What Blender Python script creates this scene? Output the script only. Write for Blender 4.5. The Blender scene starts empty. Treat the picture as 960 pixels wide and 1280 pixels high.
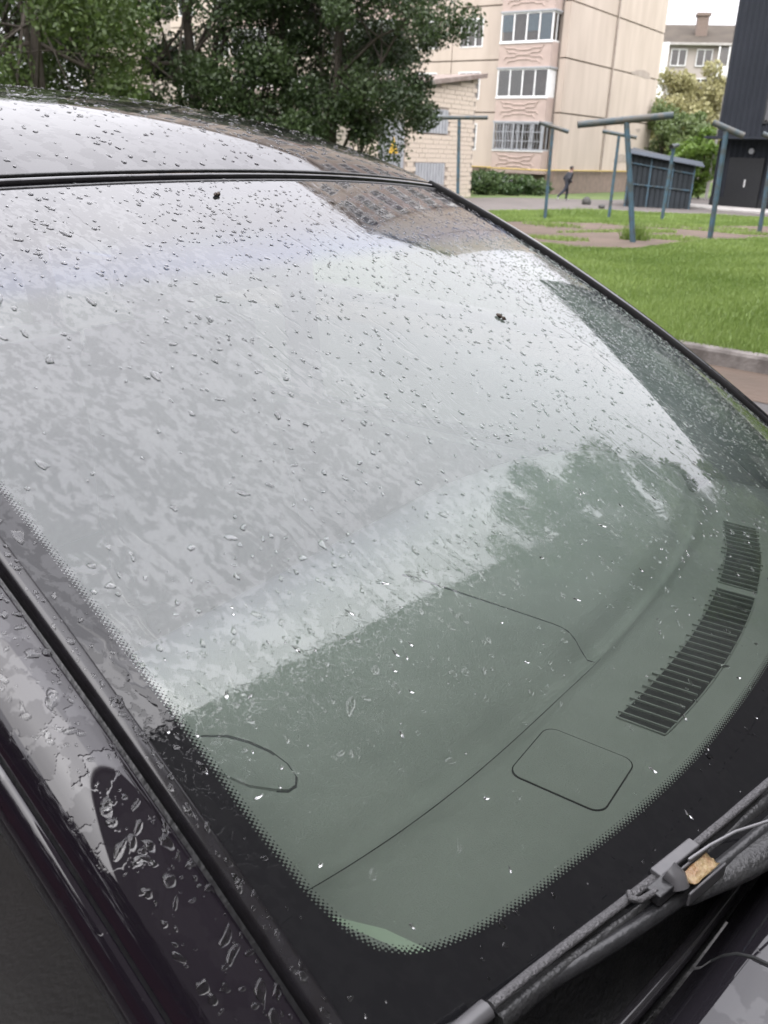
import bpy, bmesh, math, random
import numpy as np
from mathutils import Vector, Matrix
rng = np.random.default_rng(7); random.seed(7)
sc = bpy.context.scene; col = sc.collection
rad = math.radians
# ------------------------------------------------------------------ camera, sky, sun, exposure
W, H, F = 960, 1280, 1080.0          # photograph size, focal length in its pixels
HC = 1.62
PITCH, ROLL = rad(22.6), rad(2.0)
_f = np.array([0, math.cos(PITCH), -math.sin(PITCH)]); _r = np.array([1., 0, 0]); _u = np.cross(_r, _f)
RT = math.cos(ROLL)*_r + math.sin(ROLL)*_u; UP = -math.sin(ROLL)*_r + math.cos(ROLL)*_u; FW = _f
cd = bpy.data.cameras.new("camera"); cam = bpy.data.objects.new("camera", cd); col.objects.link(cam)
cam.matrix_world = Matrix(((RT[0], UP[0], -FW[0], 0), (RT[1], UP[1], -FW[1], 0), (RT[2], UP[2], -FW[2], HC), (0, 0, 0, 1)))
cd.sensor_fit = 'VERTICAL'; cd.sensor_height = 36; cd.lens = 36*F/H; cd.clip_start = .02; cd.clip_end = 3000
cd.dof.use_dof = True; cd.dof.focus_distance = .85; cd.dof.aperture_fstop = 14   # a phone's small lens focused on the glass
sc.camera = cam
SUN_EL, SUN_AZ = rad(52), rad(175)
wd = bpy.data.worlds.new("World"); sc.world = wd; wd.use_nodes = True
nt = wd.node_tree; nt.nodes.clear()
sky = nt.nodes.new('ShaderNodeTexSky'); sky.sky_type = 'NISHITA'; sky.sun_disc = False
sky.sun_elevation = SUN_EL; sky.sun_rotation = SUN_AZ; sky.dust_density = 6; sky.air_density = 1.5
hsv = nt.nodes.new('ShaderNodeHueSaturation'); hsv.inputs['Saturation'].default_value = .12
cl = nt.nodes.new('ShaderNodeTexNoise'); cl.inputs['Scale'].default_value = 2.2; cl.inputs['Detail'].default_value = 5
tc = nt.nodes.new('ShaderNodeTexCoord')
rp = nt.nodes.new('ShaderNodeValToRGB'); rp.color_ramp.elements[0].position = .3; rp.color_ramp.elements[1].position = .7
rp.color_ramp.elements[0].color = (11.6, 11.4, 12.4, 1); rp.color_ramp.elements[1].color = (15, 14.8, 15.6, 1)
mx = nt.nodes.new('ShaderNodeMix'); mx.data_type = 'RGBA'; mx.inputs[0].default_value = .8
bg = nt.nodes.new('ShaderNodeBackground'); bg.inputs[1].default_value = .1
wo = nt.nodes.new('ShaderNodeOutputWorld')
L = nt.links.new
L(tc.outputs['Generated'], cl.inputs['Vector']); L(cl.outputs['Fac'], rp.inputs['Fac']); L(sky.outputs[0], hsv.inputs['Color'])
# overcast sky: about three times brighter overhead than at the horizon
sx = nt.nodes.new('ShaderNodeSeparateXYZ'); mr = nt.nodes.new('ShaderNodeMapRange'); mr.inputs[3].default_value = .58; mr.inputs[4].default_value = 2.1
pw_ = nt.nodes.new('ShaderNodeMath'); pw_.operation = 'POWER'; pw_.inputs[1].default_value = 2.0; pw_.use_clamp = True
ml = nt.nodes.new('ShaderNodeMix'); ml.data_type = 'RGBA'; ml.blend_type = 'MULTIPLY'; ml.inputs[0].default_value = 1
L(tc.outputs['Generated'], sx.inputs[0]); L(sx.outputs['Z'], pw_.inputs[0]); L(pw_.outputs[0], mr.inputs[0]); L(rp.outputs[0], ml.inputs[6]); L(mr.outputs[0], ml.inputs[7])
L(hsv.outputs[0], mx.inputs[6]); L(ml.outputs[2], mx.inputs[7]); L(mx.outputs[2], bg.inputs[0]); L(bg.outputs[0], wo.inputs[0])
sd = bpy.data.lights.new("sun", 'SUN'); sd.energy = .95; sd.angle = rad(75); sd.color = (1, .97, .92)
so = bpy.data.objects.new("sun", sd); col.objects.link(so); so.location = (-20, -20, 60)
sdir = Vector((math.sin(SUN_AZ)*math.cos(SUN_EL), math.cos(SUN_AZ)*math.cos(SUN_EL), math.sin(SUN_EL)))
so.rotation_euler = sdir.to_track_quat('Z', 'Y').to_euler()
sc.view_settings.view_transform = 'Standard'; sc.view_settings.look = 'None'
sc.view_settings.exposure = 1.35; sc.view_settings.gamma = 1
sc.cycles.max_bounces = 14; sc.cycles.transmission_bounces = 10; sc.cycles.transparent_max_bounces = 24
sc.cycles.glossy_bounces = 5; sc.cycles.diffuse_bounces = 3; sc.cycles.use_denoising = True
sc.cycles.sample_clamp_indirect = 8

# ------------------------------------------------------------------ materials
def mat(name, c=(.5, .5, .5), rough=.6, c2=None, scale=8., detail=4., bump=0., bscale=None, metal=0., spec=.5, coat=0., stretch=None, lo=.35, hi=.65, trans=0.):
    m = bpy.data.materials.new(name); m.use_nodes = True; t = m.node_tree; b = t.nodes['Principled BSDF']
    b.inputs['Roughness'].default_value = rough; b.inputs['Metallic'].default_value = metal
    b.inputs['Specular IOR Level'].default_value = spec; b.inputs['Coat Weight'].default_value = coat; b.inputs['Coat Roughness'].default_value = .03
    b.inputs['Base Color'].default_value = (*c, 1)
    co = t.nodes.new('ShaderNodeTexCoord'); mp = t.nodes.new('ShaderNodeMapping')
    if stretch: mp.inputs['Scale'].default_value = stretch
    t.links.new(co.outputs['Object'], mp.inputs[0])
    if c2 is None: c2 = tuple(x*.8 for x in c)
    n = t.nodes.new('ShaderNodeTexNoise'); n.inputs['Scale'].default_value = scale; n.inputs['Detail'].default_value = detail
    t.links.new(mp.outputs[0], n.inputs['Vector'])
    r = t.nodes.new('ShaderNodeValToRGB'); r.color_ramp.elements[0].position = lo; r.color_ramp.elements[1].position = hi
    r.color_ramp.elements[0].color = (*c, 1); r.color_ramp.elements[1].color = (*c2, 1)
    t.links.new(n.outputs['Fac'], r.inputs[0]); t.links.new(r.outputs[0], b.inputs['Base Color'])
    if bump:
        n2 = t.nodes.new('ShaderNodeTexNoise'); n2.inputs['Scale'].default_value = bscale or scale*3; n2.inputs['Detail'].default_value = 4
        t.links.new(mp.outputs[0], n2.inputs['Vector'])
        bp = t.nodes.new('ShaderNodeBump'); bp.inputs['Strength'].default_value = min(1, bump); bp.inputs['Distance'].default_value = .02
        t.links.new(n2.outputs['Fac'], bp.inputs['Height']); t.links.new(bp.outputs[0], b.inputs['Normal'])
    return m
class NB:                                   # small node-building helper
    def __init__(s, m): s.t = m.node_tree; s.t.nodes.clear()
    def n(s, typ, **kw):
        x = s.t.nodes.new('ShaderNode'+typ)
        for k, v in kw.items(): setattr(x, k, v)
        return x
    def l(s, a, b): s.t.links.new(a, b)
    def math(s, op, a, b=None, c=None):
        x = s.n('Math', operation=op)
        for i, v in enumerate((a, b, c)):
            if v is None: continue
            if isinstance(v, (int, float)): x.inputs[i].default_value = v
            else: s.l(v, x.inputs[i])
        return x.outputs[0]
    def sstep(s, v, lo, hi, a=0., b=1.):
        x = s.n('MapRange', interpolation_type='SMOOTHSTEP'); s.l(v, x.inputs[0])
        for i, k in enumerate((lo, hi, a, b)): x.inputs[i+1].default_value = k
        return x.outputs[0]
    def noise(s, vec, scale, detail=3., rough=.5, out='Fac'):
        x = s.n('TexNoise'); x.inputs['Scale'].default_value = scale; x.inputs['Detail'].default_value = detail; x.inputs['Roughness'].default_value = rough
        if vec is not None: s.l(vec, x.inputs['Vector'])
        return x.outputs[out]
    def mapping(s, vec, scale=(1, 1, 1), rot=(0, 0, 0)):
        x = s.n('Mapping'); x.inputs['Scale'].default_value = scale; x.inputs['Rotation'].default_value = rot; s.l(vec, x.inputs[0]); return x.outputs[0]
    def mix(s, f, a, b):
        x = s.n('MixShader')
        if isinstance(f, (int, float)): x.inputs[0].default_value = f
        else: s.l(f, x.inputs[0])
        s.l(a, x.inputs[1]); s.l(b, x.inputs[2]); return x.outputs[0]
def water_mat():
    m = bpy.data.materials.new("rain_water"); m.use_nodes = True; k = NB(m)
    g = k.n('BsdfGlass'); g.inputs['IOR'].default_value = 1.33; g.inputs['Roughness'].default_value = 0
    o = k.n('OutputMaterial'); k.l(g.outputs[0], o.inputs[0]); return m
def wet_paint(name, base, film=45., sx=(1, 1, 1), amt=.5):
    m = bpy.data.materials.new(name); m.use_nodes = True; k = NB(m)
    co = k.n('TexCoord').outputs['Object']
    v = k.mapping(co, sx)
    a = k.noise(v, film, 4, .55); big = k.noise(v, film*.18, 2)
    thr = k.math('ADD', a, k.math('MULTIPLY', k.math('SUBTRACT', big, .5), .5))
    w = k.sstep(thr, amt-.012, amt+.012)
    fine = k.noise(v, film*.6, 2)
    b = k.n('Bump'); b.inputs['Strength'].default_value = .10; b.inputs['Distance'].default_value = .0007
    k.l(k.math('ADD', w, k.math('MULTIPLY', fine, .12)), b.inputs['Height'])
    ior = k.math('ADD', k.math('MULTIPLY', w, -.09), 1.60)
    p = k.n('BsdfPrincipled'); p.inputs['Base Color'].default_value = (*base, 1); p.inputs['Roughness'].default_value = .035
    k.l(ior, p.inputs['IOR']); k.l(b.outputs[0], p.inputs['Normal'])
    o = k.n('OutputMaterial'); k.l(p.outputs[0], o.inputs[0]); return m
def glass_mat(name, tint, ior=1.5):
    m = bpy.data.materials.new(name); m.use_nodes = True; k = NB(m)
    fr = k.n('Fresnel'); fr.inputs[0].default_value = ior
    f = k.math('DIVIDE', k.math('MULTIPLY', fr.outputs[0], 2.), k.math('ADD', fr.outputs[0], 1.))
    co = k.n('TexCoord').outputs['Object']
    b = k.n('Bump'); b.inputs['Strength'].default_value = .15; b.inputs['Distance'].default_value = .004
    k.l(k.noise(co, 3.), b.inputs['Height'])
    t = k.n('BsdfTransparent'); t.inputs[0].default_value = (*tint, 1)
    g = k.n('BsdfGlossy'); g.inputs['Roughness'].default_value = .02; k.l(b.outputs[0], g.inputs['Normal'])
    o = k.n('OutputMaterial'); k.l(k.mix(f, t.outputs[0], g.outputs[0]), o.inputs[0]); return m
def leaf_mat(name, c1, c2, tr=.3):
    m = bpy.data.materials.new(name); m.use_nodes = True; k = NB(m)
    at_ = k.n('Attribute', attribute_name='tint')
    r = k.n('ValToRGB'); r.color_ramp.elements[0].color = (*c1, 1); r.color_ramp.elements[1].color = (*c2, 1)
    k.l(at_.outputs['Fac'], r.inputs[0])
    d = k.n('BsdfPrincipled'); d.inputs['Roughness'].default_value = .45; k.l(r.outputs[0], d.inputs['Base Color'])
    t = k.n('BsdfTranslucent'); k.l(r.outputs[0], t.inputs[0])
    o = k.n('OutputMaterial'); k.l(k.mix(tr, d.outputs[0], t.outputs[0]), o.inputs[0]); return m

M = dict(
    cream=mat('cream_render', (.50, .425, .365), .85, (.43, .36, .305), 1.1, 5, .15, 30, stretch=(1, 1, .22)),
    joint=mat('grey_joint_mortar', (.30, .25, .22), .9, (.36, .31, .27), 3, 4),
    pink=mat('pink_painted_panel', (.43, .34, .30), .85, (.38, .30, .265), 2, 4, .1, 40),
    white=mat('white_plastic', (.75, .75, .75), .4, (.66, .66, .66), 5),
    wpane=glass_mat('window_glass_dark', (.78, .78, .77)),
    room=mat('dark_room', (.07, .06, .05), .9, (.20, .17, .15), .8, 2),
    curtain=mat('blue_curtain', (.22, .42, .55), .8, (.18, .36, .5), 6),
    foundation=mat('brown_foundation', (.24, .18, .15), .9, (.19, .145, .12), 3, 4, .2, 20),
    yellow=mat('yellow_gas_pipe', (.40, .29, .09), .5, (.5, .36, .1), 6),
    brick=mat('silicate_brick', (.56, .48, .40), .9, (.47, .40, .33), 1.3, 3, .15, 30),
    mortar=mat('brick_mortar', (.36, .31, .27), .95, (.30, .26, .23), 4),
    greymetal=mat('grey_painted_metal', (.36, .37, .39), .5, (.30, .31, .33), 2, 4),
    rust=mat('rusty_roof_edge', (.16, .12, .10), .8, (.24, .2, .18), 3),
    rustred=mat('rust_red_metal', (.16, .035, .025), .6, (.11, .03, .02), 2), rustred2=mat('dark_red_door', (.10, .02, .018), .6),
    pole=mat('blue_pole_paint', (.055, .105, .145), .55, (.06, .075, .08), 5, 5, .2, 40, lo=.45, hi=.62),
    bar=mat('worn_bar_paint', (.055, .075, .085), .65, (.095, .09, .08), 6, 5, .25, 40, lo=.4, hi=.6),
    barend=mat('dark_pipe_bore', (.02, .02, .02), .9),
    darkclad=mat('dark_cladding', (.026, .029, .037), .7, (.022, .025, .032), .8, spec=.2),
    darktrim=mat('black_trim', (.018, .019, .021), .5),
    shed=mat('dark_corrugated_steel', (.034, .040, .047), .6, (.028, .033, .038), 1.5, spec=.2),
    shedroof=mat('grey_corrugated_roof', (.075, .085, .10), .7, (.06, .068, .08), 1.5, spec=.05),
    bark=mat('tree_bark', (.045, .037, .03), .9, (.075, .062, .05), 9, 5, .5, 30, stretch=(1, 1, .3)),
    stem=mat('green_stem', (.06, .10, .03), .7),
    flower=mat('pale_blossom', (.6, .56, .62), .6, (.5, .42, .55), 5),
    road=mat('wet_asphalt', (.036, .032, .030), .5, (.05, .044, .04), 1.2, 6, .3, 60),
    path=mat('path_asphalt', (.115, .10, .092), .8, (.09, .08, .073), .8, 6, .2, 30),
    dirt=mat('bare_earth', (.115, .082, .062), .95, (.08, .058, .043), .9, 6, .5, 12),
    lawn=mat('lawn_soil', (.06, .10, .022), .95, (.10, .13, .04), 1.1, 6, .6, 14),
    kerb=mat('kerb_concrete', (.22, .20, .185), .9, (.10, .088, .08), 5, 6, .4, 40),
    far_wall=mat('greybeige_plaster', (.40, .36, .33), .9, (.35, .315, .29), .5, 4),
    far_roof=mat('brown_slate_roof', (.088, .076, .063), .85, (.07, .061, .052), .7, 4, spec=.05),
    chim=mat('chimney_brick', (.20, .155, .13), .9),
    block=mat('concrete_block_wall', (.15, .148, .14), .85, (.125, .123, .118), .5, 4),
    stone=mat('grey_stone', (.075, .072, .068), .9, (.05, .05, .046), 6, 4, .4),
    paint=wet_paint('wet_dark_paint', (.008, .006, .009), 38.),
    hoodpaint=wet_paint('wet_dark_hood_paint', (.010, .009, .011), 26., (1, 1, 1), .52),
    rubber=mat('black_rubber', (.012, .012, .013), .35, (.018, .018, .019), 60, 3, .1, 200),
    gasket=mat('matt_black_gasket', (.008, .008, .008), .8, spec=.15),
    trim=mat('grey_rubber_trim', (.016, .015, .017), .14, (.012, .011, .012), 90),
    cowl=mat('dark_cowl_plastic', (.014, .014, .015), .4, (.02, .02, .02), 80, 3, .2, 240),
    wiper=mat('speckled_wiper_spine', (.065, .063, .066), .45, (.035, .034, .035), 520, 3, .35, 600, lo=.42, hi=.60),
    wipersmooth=mat('wiper_plastic', (.055, .054, .057), .3, (.07, .068, .07), 60),
    dash=mat('grey_dash_plastic', (.262, .28, .256), .85, (.222, .24, .218), 9, 6, .3, 700),
    dashblack=mat('dash_black', (.006, .007, .007), .8),
    liner=mat('pale_headliner', (.33, .34, .32), .95, (.28, .29, .27), 20),
    seat=mat('grey_seat_fabric', (.14, .145, .145), .95, (.17, .175, .175), 70),
    pale=mat('pale_trim_and_light', (.42, .50, .40), .6, (.36, .44, .34), 20),
    tyre=mat('tyre_rubber', (.02, .02, .02), .8), rim=mat('alloy_rim', (.4, .4, .42), .3, metal=.8),
    lamp=mat('lamp_lens', (.5, .5, .5), .1), red=mat('red_lens', (.25, .01, .01), .15),
    leafbrown=mat('wet_brown_leaf', (.17, .09, .04), .4, (.26, .20, .10), 90, 4, .3, 200),
    seed=mat('dark_seed', (.035, .025, .02), .7, (.07, .05, .035), 300),
    twig=mat('pale_twig', (.42, .33, .24), .7), orange=mat('orange_leaf_scrap', (.42, .20, .08), .6),
    skin=mat('skin', (.26, .15, .11), .6), jacket=mat('dark_jacket', (.020, .022, .028), .8, (.028, .03, .038), 12),
    trousers=mat('navy_trousers', (.018, .022, .035), .85), shoe=mat('white_shoe', (.6, .6, .6), .6), hair=mat('dark_hair', (.02, .015, .012), .6),
    sign=mat('yellow_sign', (.72, .45, .05), .6), black=mat('black_print', (.01, .01, .01), .7), concrete=mat('pale_concrete', (.42, .40, .38), .9, (.34, .325, .31), 2, 4),
    hose=mat('grey_washer_hose', (.14, .14, .145), .35),
    lA=leaf_mat('leaf_light_green', (.045, .078, .018), (.105, .148, .042)), lB=leaf_mat('leaf_dark_green', (.025, .044, .017), (.064, .097, .035), .28),
    lW=leaf_mat('leaf_willow', (.27, .26, .12), (.45, .42, .23)), lG=leaf_mat('leaf_fresh', (.11, .19, .03), (.22, .33, .07)), lM=leaf_mat('leaf_mid', (.09, .135, .045), (.17, .22, .085)),
    grass=leaf_mat('grass_blades', (.105, .17, .032), (.28, .37, .11), .35), plantleaf=leaf_mat('garden_leaf', (.04, .08, .025), (.11, .16, .06)),
)
M['water'] = water_mat()
M['sideglass'] = glass_mat('side_window_glass', (.20, .23, .20))

# ------------------------------------------------------------------ mesh helpers
def link(name, me, parent=None, loc=None):
    o = bpy.data.objects.new(name, me); col.objects.link(o)
    if loc is not None: o.location = loc
    if parent is not None: o.parent = parent
    return o
def np_mesh(name, V, Q, m, smooth=False, attrs=None):
    V = np.asarray(V, np.float32); Q = np.asarray(Q, np.int32)
    me = bpy.data.meshes.new(name); k = Q.shape[1]
    me.vertices.add(len(V)); me.vertices.foreach_set('co', V.ravel())
    me.loops.add(Q.size); me.loops.foreach_set('vertex_index', Q.ravel())
    me.polygons.add(len(Q)); me.polygons.foreach_set('loop_start', np.arange(0, Q.size, k, dtype=np.int32))
    if smooth: me.polygons.foreach_set('use_smooth', np.ones(len(Q), bool))
    me.materials.append(m); me.update(calc_edges=True)
    for a, d in (attrs or {}).items():
        x = me.attributes.new(a, 'FLOAT', 'POINT'); x.data.foreach_set('value', np.asarray(d, np.float32).ravel())
    return me
def grid(P):                                 # P[i,j,3] -> verts, quads
    a, b = P.shape[:2]; i = np.arange(a*b).reshape(a, b)
    return P.reshape(-1, 3), np.stack([i[:-1, :-1], i[1:, :-1], i[1:, 1:], i[:-1, 1:]], -1).reshape(-1, 4)
class MB:
    def __init__(s): s.v = []; s.f = []; s.sm = []
    def add(s, V, Fs, sm=False):
        o = len(s.v); s.v += [tuple(map(float, p)) for p in V]; s.f += [tuple(int(i)+o for i in f) for f in Fs]; s.sm += [sm]*len(Fs); return s
    def hexa(s, c8): return s.add(c8, [(0, 3, 2, 1), (4, 5, 6, 7), (0, 1, 5, 4), (1, 2, 6, 5), (2, 3, 7, 6), (3, 0, 4, 7)])
    def box(s, x0, x1, y0, y1, z0, z1): return s.hexa([(x0, y0, z0), (x1, y0, z0), (x1, y1, z0), (x0, y1, z0), (x0, y0, z1), (x1, y0, z1), (x1, y1, z1), (x0, y1, z1)])
    def fbox(s, fr, a0, a1, b0, b1, z0, z1):  # box in a wall frame: a along wall, b out of wall
        O_, A, B = fr; P = lambda a, b, z: (O_[0]+A[0]*a+B[0]*b, O_[1]+A[1]*a+B[1]*b, z)
        return s.hexa([P(a0, b0, z0), P(a1, b0, z0), P(a1, b1, z0), P(a0, b1, z0), P(a0, b0, z1), P(a1, b0, z1), P(a1, b1, z1), P(a0, b1, z1)])
    def tube(s, pts, r, n=8, caps=True, sq=1.):
        pts = [Vector(p) for p in pts]; R_ = r if isinstance(r, (list, tuple)) else [r]*len(pts); V = []; up = Vector((0, 0, 1))
        for i, p in enumerate(pts):
            d = (pts[min(i+1, len(pts)-1)]-pts[max(i-1, 0)]).normalized()
            if i == 0: x = d.cross(up if abs(d.z) < .95 else Vector((1, 0, 0))).normalized()
            else: x = (x-d*x.dot(d)).normalized()
            y = d.cross(x)
            for k in range(n):
                a = 2*math.pi*k/n; V.append(p+(x*math.cos(a)+y*math.sin(a)*sq)*R_[i])
        Fs = [(i*n+k, i*n+(k+1) % n, (i+1)*n+(k+1) % n, (i+1)*n+k) for i in range(len(pts)-1) for k in range(n)]
        s.add(V, Fs, True)
        if caps: s.add(V[:n], [tuple(reversed(range(n)))]); s.add(V[-n:], [tuple(range(n))])
        return s
    def mesh(s, name, m):
        me = bpy.data.meshes.new(name); me.from_pydata(s.v, [], s.f); me.materials.append(m)
        me.polygons.foreach_set('use_smooth', s.sm); me.update(); return me
    def build(s, name, m, parent=None, kind=None):
        o = link(name, s.mesh(name, m))
        if parent is not None: attach(o, parent)
        if kind: o['kind'] = kind
        return o
def attach(o, parent):                        # world-space geometry hung under a thing
    o.parent = parent; o.matrix_parent_inverse = parent_world(parent).inverted(); return o
def parent_world(p):
    return p.matrix_basis.copy() if p.parent is None else parent_world(p.parent) @ p.matrix_parent_inverse @ p.matrix_basis
def tag(o, label, cat, group=None, kind=None):
    o['label'] = label; o['category'] = cat
    if group: o['group'] = group
    if kind: o['kind'] = kind
    return o
def thing(name, label, cat, loc=(0, 0, 0), rz=0., group=None):
    o = bpy.data.objects.new(name, None); col.objects.link(o); o.location = loc; o.rotation_euler = (0, 0, rz); o.empty_display_size = .2
    return tag(o, label, cat, group)
def struct(name, me): o = link(name, me); o['kind'] = 'structure'; return o
def shared(name, me, parent, loc=(0, 0, 0), rz=0.):
    o = link(name, me, parent); o.location = loc; o.rotation_euler = (0, 0, rz); return o

# ------------------------------------------------------------------ places: a ray of the photograph met with the ground or a wall
CAM = np.array([0, 0, HC])
def ray(x, y):
    d = FW+RT*(x-W/2)/F-UP*(y-H/2)/F; return d/np.linalg.norm(d)
KP = np.array([2.57, 7.68]); KD = np.array([.76, -.65])/math.hypot(.76, .65); KN = np.array([-KD[1], KD[0]])   # kerb line, towards the lawn
def gz(y): return float(.12-.52*np.clip((y-9)/27., 0, 1))
def at(x, y):
    d = ray(x, y); t = 20.
    for i in range(80): t = .5*t+.5*(gz(d[1]*t)-HC)/d[2]
    return CAM+d*t
def wallpt(x, y, P0, D):                      # vertical plane through P0 along D; returns (along, height)
    d = ray(x, y); n = np.array([-D[1], D[0]]); t = (n@np.array(P0[:2]))/(n@d[:2]); P = CAM+d*t
    return float((P[:2]-np.array(P0[:2]))@np.array(D)), float(P[2])
def azd(a): return np.array([math.sin(rad(a)), math.cos(rad(a))])

# ------------------------------------------------------------------ ground, road, lawn, path, kerb
def sheet(name, poly, mt, dz, flat=None, cut=True):
    bm = bmesh.new(); vs = [bm.verts.new((p[0], p[1], 0)) for p in poly]; bm.faces.new(vs)
    for yc in (9., 36.):
        bmesh.ops.bisect_plane(bm, geom=bm.verts[:]+bm.edges[:]+bm.faces[:], plane_co=(0, yc, 0), plane_no=(0, 1, 0))
    for v in bm.verts: v.co.z = (flat if flat is not None else gz(v.co.y))+dz
    bmesh.ops.triangulate(bm, faces=bm.faces[:]); bmesh.ops.recalc_face_normals(bm, faces=bm.faces[:])
    for f in bm.faces:
        if f.normal.z < 0: f.normal_flip()
    me = bpy.data.meshes.new(name); bm.to_mesh(me); bm.free(); me.materials.append(mt); return me
def kpt(a, b): p = KP+KD*a+KN*b; return (p[0], p[1])
struct('ground', sheet('ground', [kpt(-900, .12), kpt(900, .12), kpt(900, 1500), kpt(-900, 1500)], M['lawn'], -.004))
struct('road', sheet('road', [kpt(-900, .05), kpt(-900, -900), kpt(900, -900), kpt(900, .05)], M['road'], 0, 0.))
struct('gutter_dirt', sheet('gutter_dirt', [kpt(-60, .04), kpt(-60, -.8), kpt(9, -1.0), kpt(9, .04)], M['dirt'], .004, 0.))
def ragged(pts, amp, n=10):
    out = []
    for i in range(len(pts)):
        a, b = np.array(pts[i][:2]), np.array(pts[(i+1) % len(pts)][:2])
        for k in range(n):
            q = a+(b-a)*k/n
            if k: q = q+rng.normal(0, amp, 2)
            out.append(tuple(q))
    return out
dirtpoly = [at(560, 281), at(640, 277), at(760, 279), at(900, 283), at(1000, 282), at(1100, 290), at(1010, 300), at(900, 300), at(800, 310), at(720, 310), at(660, 303), at(600, 304)]
struct('bare_earth', sheet('bare_earth', ragged(dirtpoly, .22, 6), M['dirt'], .004))
pathpoly = [at(480, 262), at(640, 264), at(720, 262), at(1100, 278), at(1250, 262), at(960, 256), at(880, 247), at(760, 250), at(640, 247), at(480, 248)]
struct('footpath', sheet('footpath', ragged(pathpoly, .1, 5), M['path'], .006))
pad = [at(868, 262), at(960, 272), at(1060, 282), at(1060, 268), at(880, 254)]
kroot = thing('kerb', 'worn pale concrete kerb along the near edge of the lawn', 'kerb', (KP[0], KP[1], 0))
for k in range(-9, 9):
    L0 = k*1.0+.004; j = rng.normal(0, .006, 4)
    b = MB(); P = lambda a, bb, z: (*kpt(a, bb), z)
    prof = [(0+j[0], -.05), (0+j[0], .115+j[1]), (.02, .14+j[1]), (.13+j[2], .145+j[1]), (.15, .13+j[1]), (.15, -.05)]
    V = [P(a, x, z) for a in (L0, L0+.988) for x, z in prof]; n = len(prof)
    b.add(V, [(i, (i+1) % n, n+(i+1) % n, n+i) for i in range(n)]+[tuple(range(n)), tuple(reversed(range(n, 2*n)))])
    b.build('kerb_stone', M['kerb'], kroot)
# dense short grass on the lawn, thinning with distance; bare over the earth and path
def inpoly(P, poly):
    x, y = P[:, 0], P[:, 1]; r = np.zeros(len(P), bool); n = len(poly)
    for i in range(n):
        x1, y1 = poly[i][:2]; x2, y2 = poly[(i+1) % n][:2]
        r ^= ((y1 > y) != (y2 > y)) & (x < (x2-x1)*(y-y1)/(y2-y1+1e-12)+x1)
    return r
def blades(P, z, h, w, nb):
    N = len(P)*nb; B = np.repeat(P, nb, 0)+rng.normal(0, .03, (N, 2)); zz = np.repeat(z, nb); hh = np.repeat(h, nb)*rng.uniform(.5, 1.2, N)
    a = rng.uniform(0, 2*math.pi, N); d = np.stack([np.cos(a), np.sin(a)], -1)*np.repeat(w, nb)[:, None]*.5
    tip = B+rng.normal(0, .4, (N, 2))*hh[:, None]
    V = np.empty((N, 3, 3)); V[:, 0, :2] = B-d; V[:, 1, :2] = B+d; V[:, 2, :2] = tip; V[:, :2, 2] = zz[:, None]-.01; V[:, 2, 2] = zz+hh
    return V
Ng = 90000
a_ = np.radians(rng.uniform(0, 32, Ng*2)); d_ = 6+ (rng.uniform(0, 1, Ng*2)**1.6)*40
G = np.stack([np.sin(a_)*d_, np.cos(a_)*d_], -1)
kd = (G-KP)@KN
clump = np.sin(G[:, 0]*1.3+np.sin(G[:, 1]*.9)*2)*np.sin(G[:, 1]*1.1+1.3*np.sin(G[:, 0]*.7))
keep = (kd > .11) & (~inpoly(G, dirtpoly) | ((clump > .55) & (rng.uniform(0, 1, len(G)) < .5))) & ~inpoly(G, pathpoly)
G = G[keep][:Ng]; clump = clump[keep][:Ng]; dist = np.hypot(G[:, 0], G[:, 1])
zg = np.array([gz(y) for y in G[:, 1]])
V = blades(G, zg, (.055+.035*clump+.02*rng.uniform(0, 1, len(G))), .006+.0011*dist, 4)
tint = np.repeat(np.clip(.45+.25*np.repeat(clump, 4)+rng.normal(0, .2, len(V)), 0, 1), 3)
gme = np_mesh('grass', V.reshape(-1, 3), np.arange(len(V)*3).reshape(-1, 3), M['grass'], attrs={'tint': tint})
tag(link('grass', gme), 'bright green damp grass covering the lawn beyond the kerb', 'grass', kind='stuff')
def tuft(px, py, n, r, h, label):
    c = at(px, py); P = c[:2]+rng.normal(0, r, (n, 2)); V = blades(P, np.full(n, c[2]), np.full(n, h), np.full(n, .025), 3)
    me = np_mesh('grass_tuft', V.reshape(-1, 3), np.arange(len(V)*3).reshape(-1, 3), M['grass'], attrs={'tint': np.repeat(rng.uniform(0, .7, len(V)), 3)})
    tag(link('grass_tuft', me), label, 'grass tuft', 'taller tufts of grass', 'stuff' if n < 250 and r > .2 else None)
tuft(793, 300, 120, .11, .42, 'tall grass tuft round the foot of the thick leaning post')
tuft(681, 274, 80, .12, .3, 'grass tuft at the foot of the post left of the walker')
tuft(726, 268, 220, .5, .25, 'low weedy clump at the edge of the asphalt path')
tuft(700, 284, 60, .3, .15, 'sparse grass patch on the left part of the bare earth')
tuft(828, 284, 60, .3, .15, 'sparse grass patch on the bare earth below the shed')

# ------------------------------------------------------------------ walls: frames of reference
def window_mesh(w, h, n, fw=.07, dep=.07):
    b = MB(); ft = fw
    b.box(0, ft, 0, -dep, 0, h); b.box(w-ft, w, 0, -dep, 0, h); b.box(ft, w-ft, 0, -dep, 0, ft); b.box(ft, w-ft, 0, -dep, h-ft, h)
    for k in range(1, n): x = w*k/n; b.box(x-ft*.5, x+ft*.5, 0, -dep*.8, ft, h-ft)
    return b.mesh('window', M['white'])
def pane_mesh(w, h, mt): b = MB(); b.box(.03, w-.03, .02, .035, .03, h-.03); return b.mesh('pane', mt)
def wall_root(name, label, cat, P0, D, z):    # local x along the wall, local -y out of it
    return thing(name, label, cat, (P0[0], P0[1], z), math.atan2(D[1], D[0]))
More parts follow.
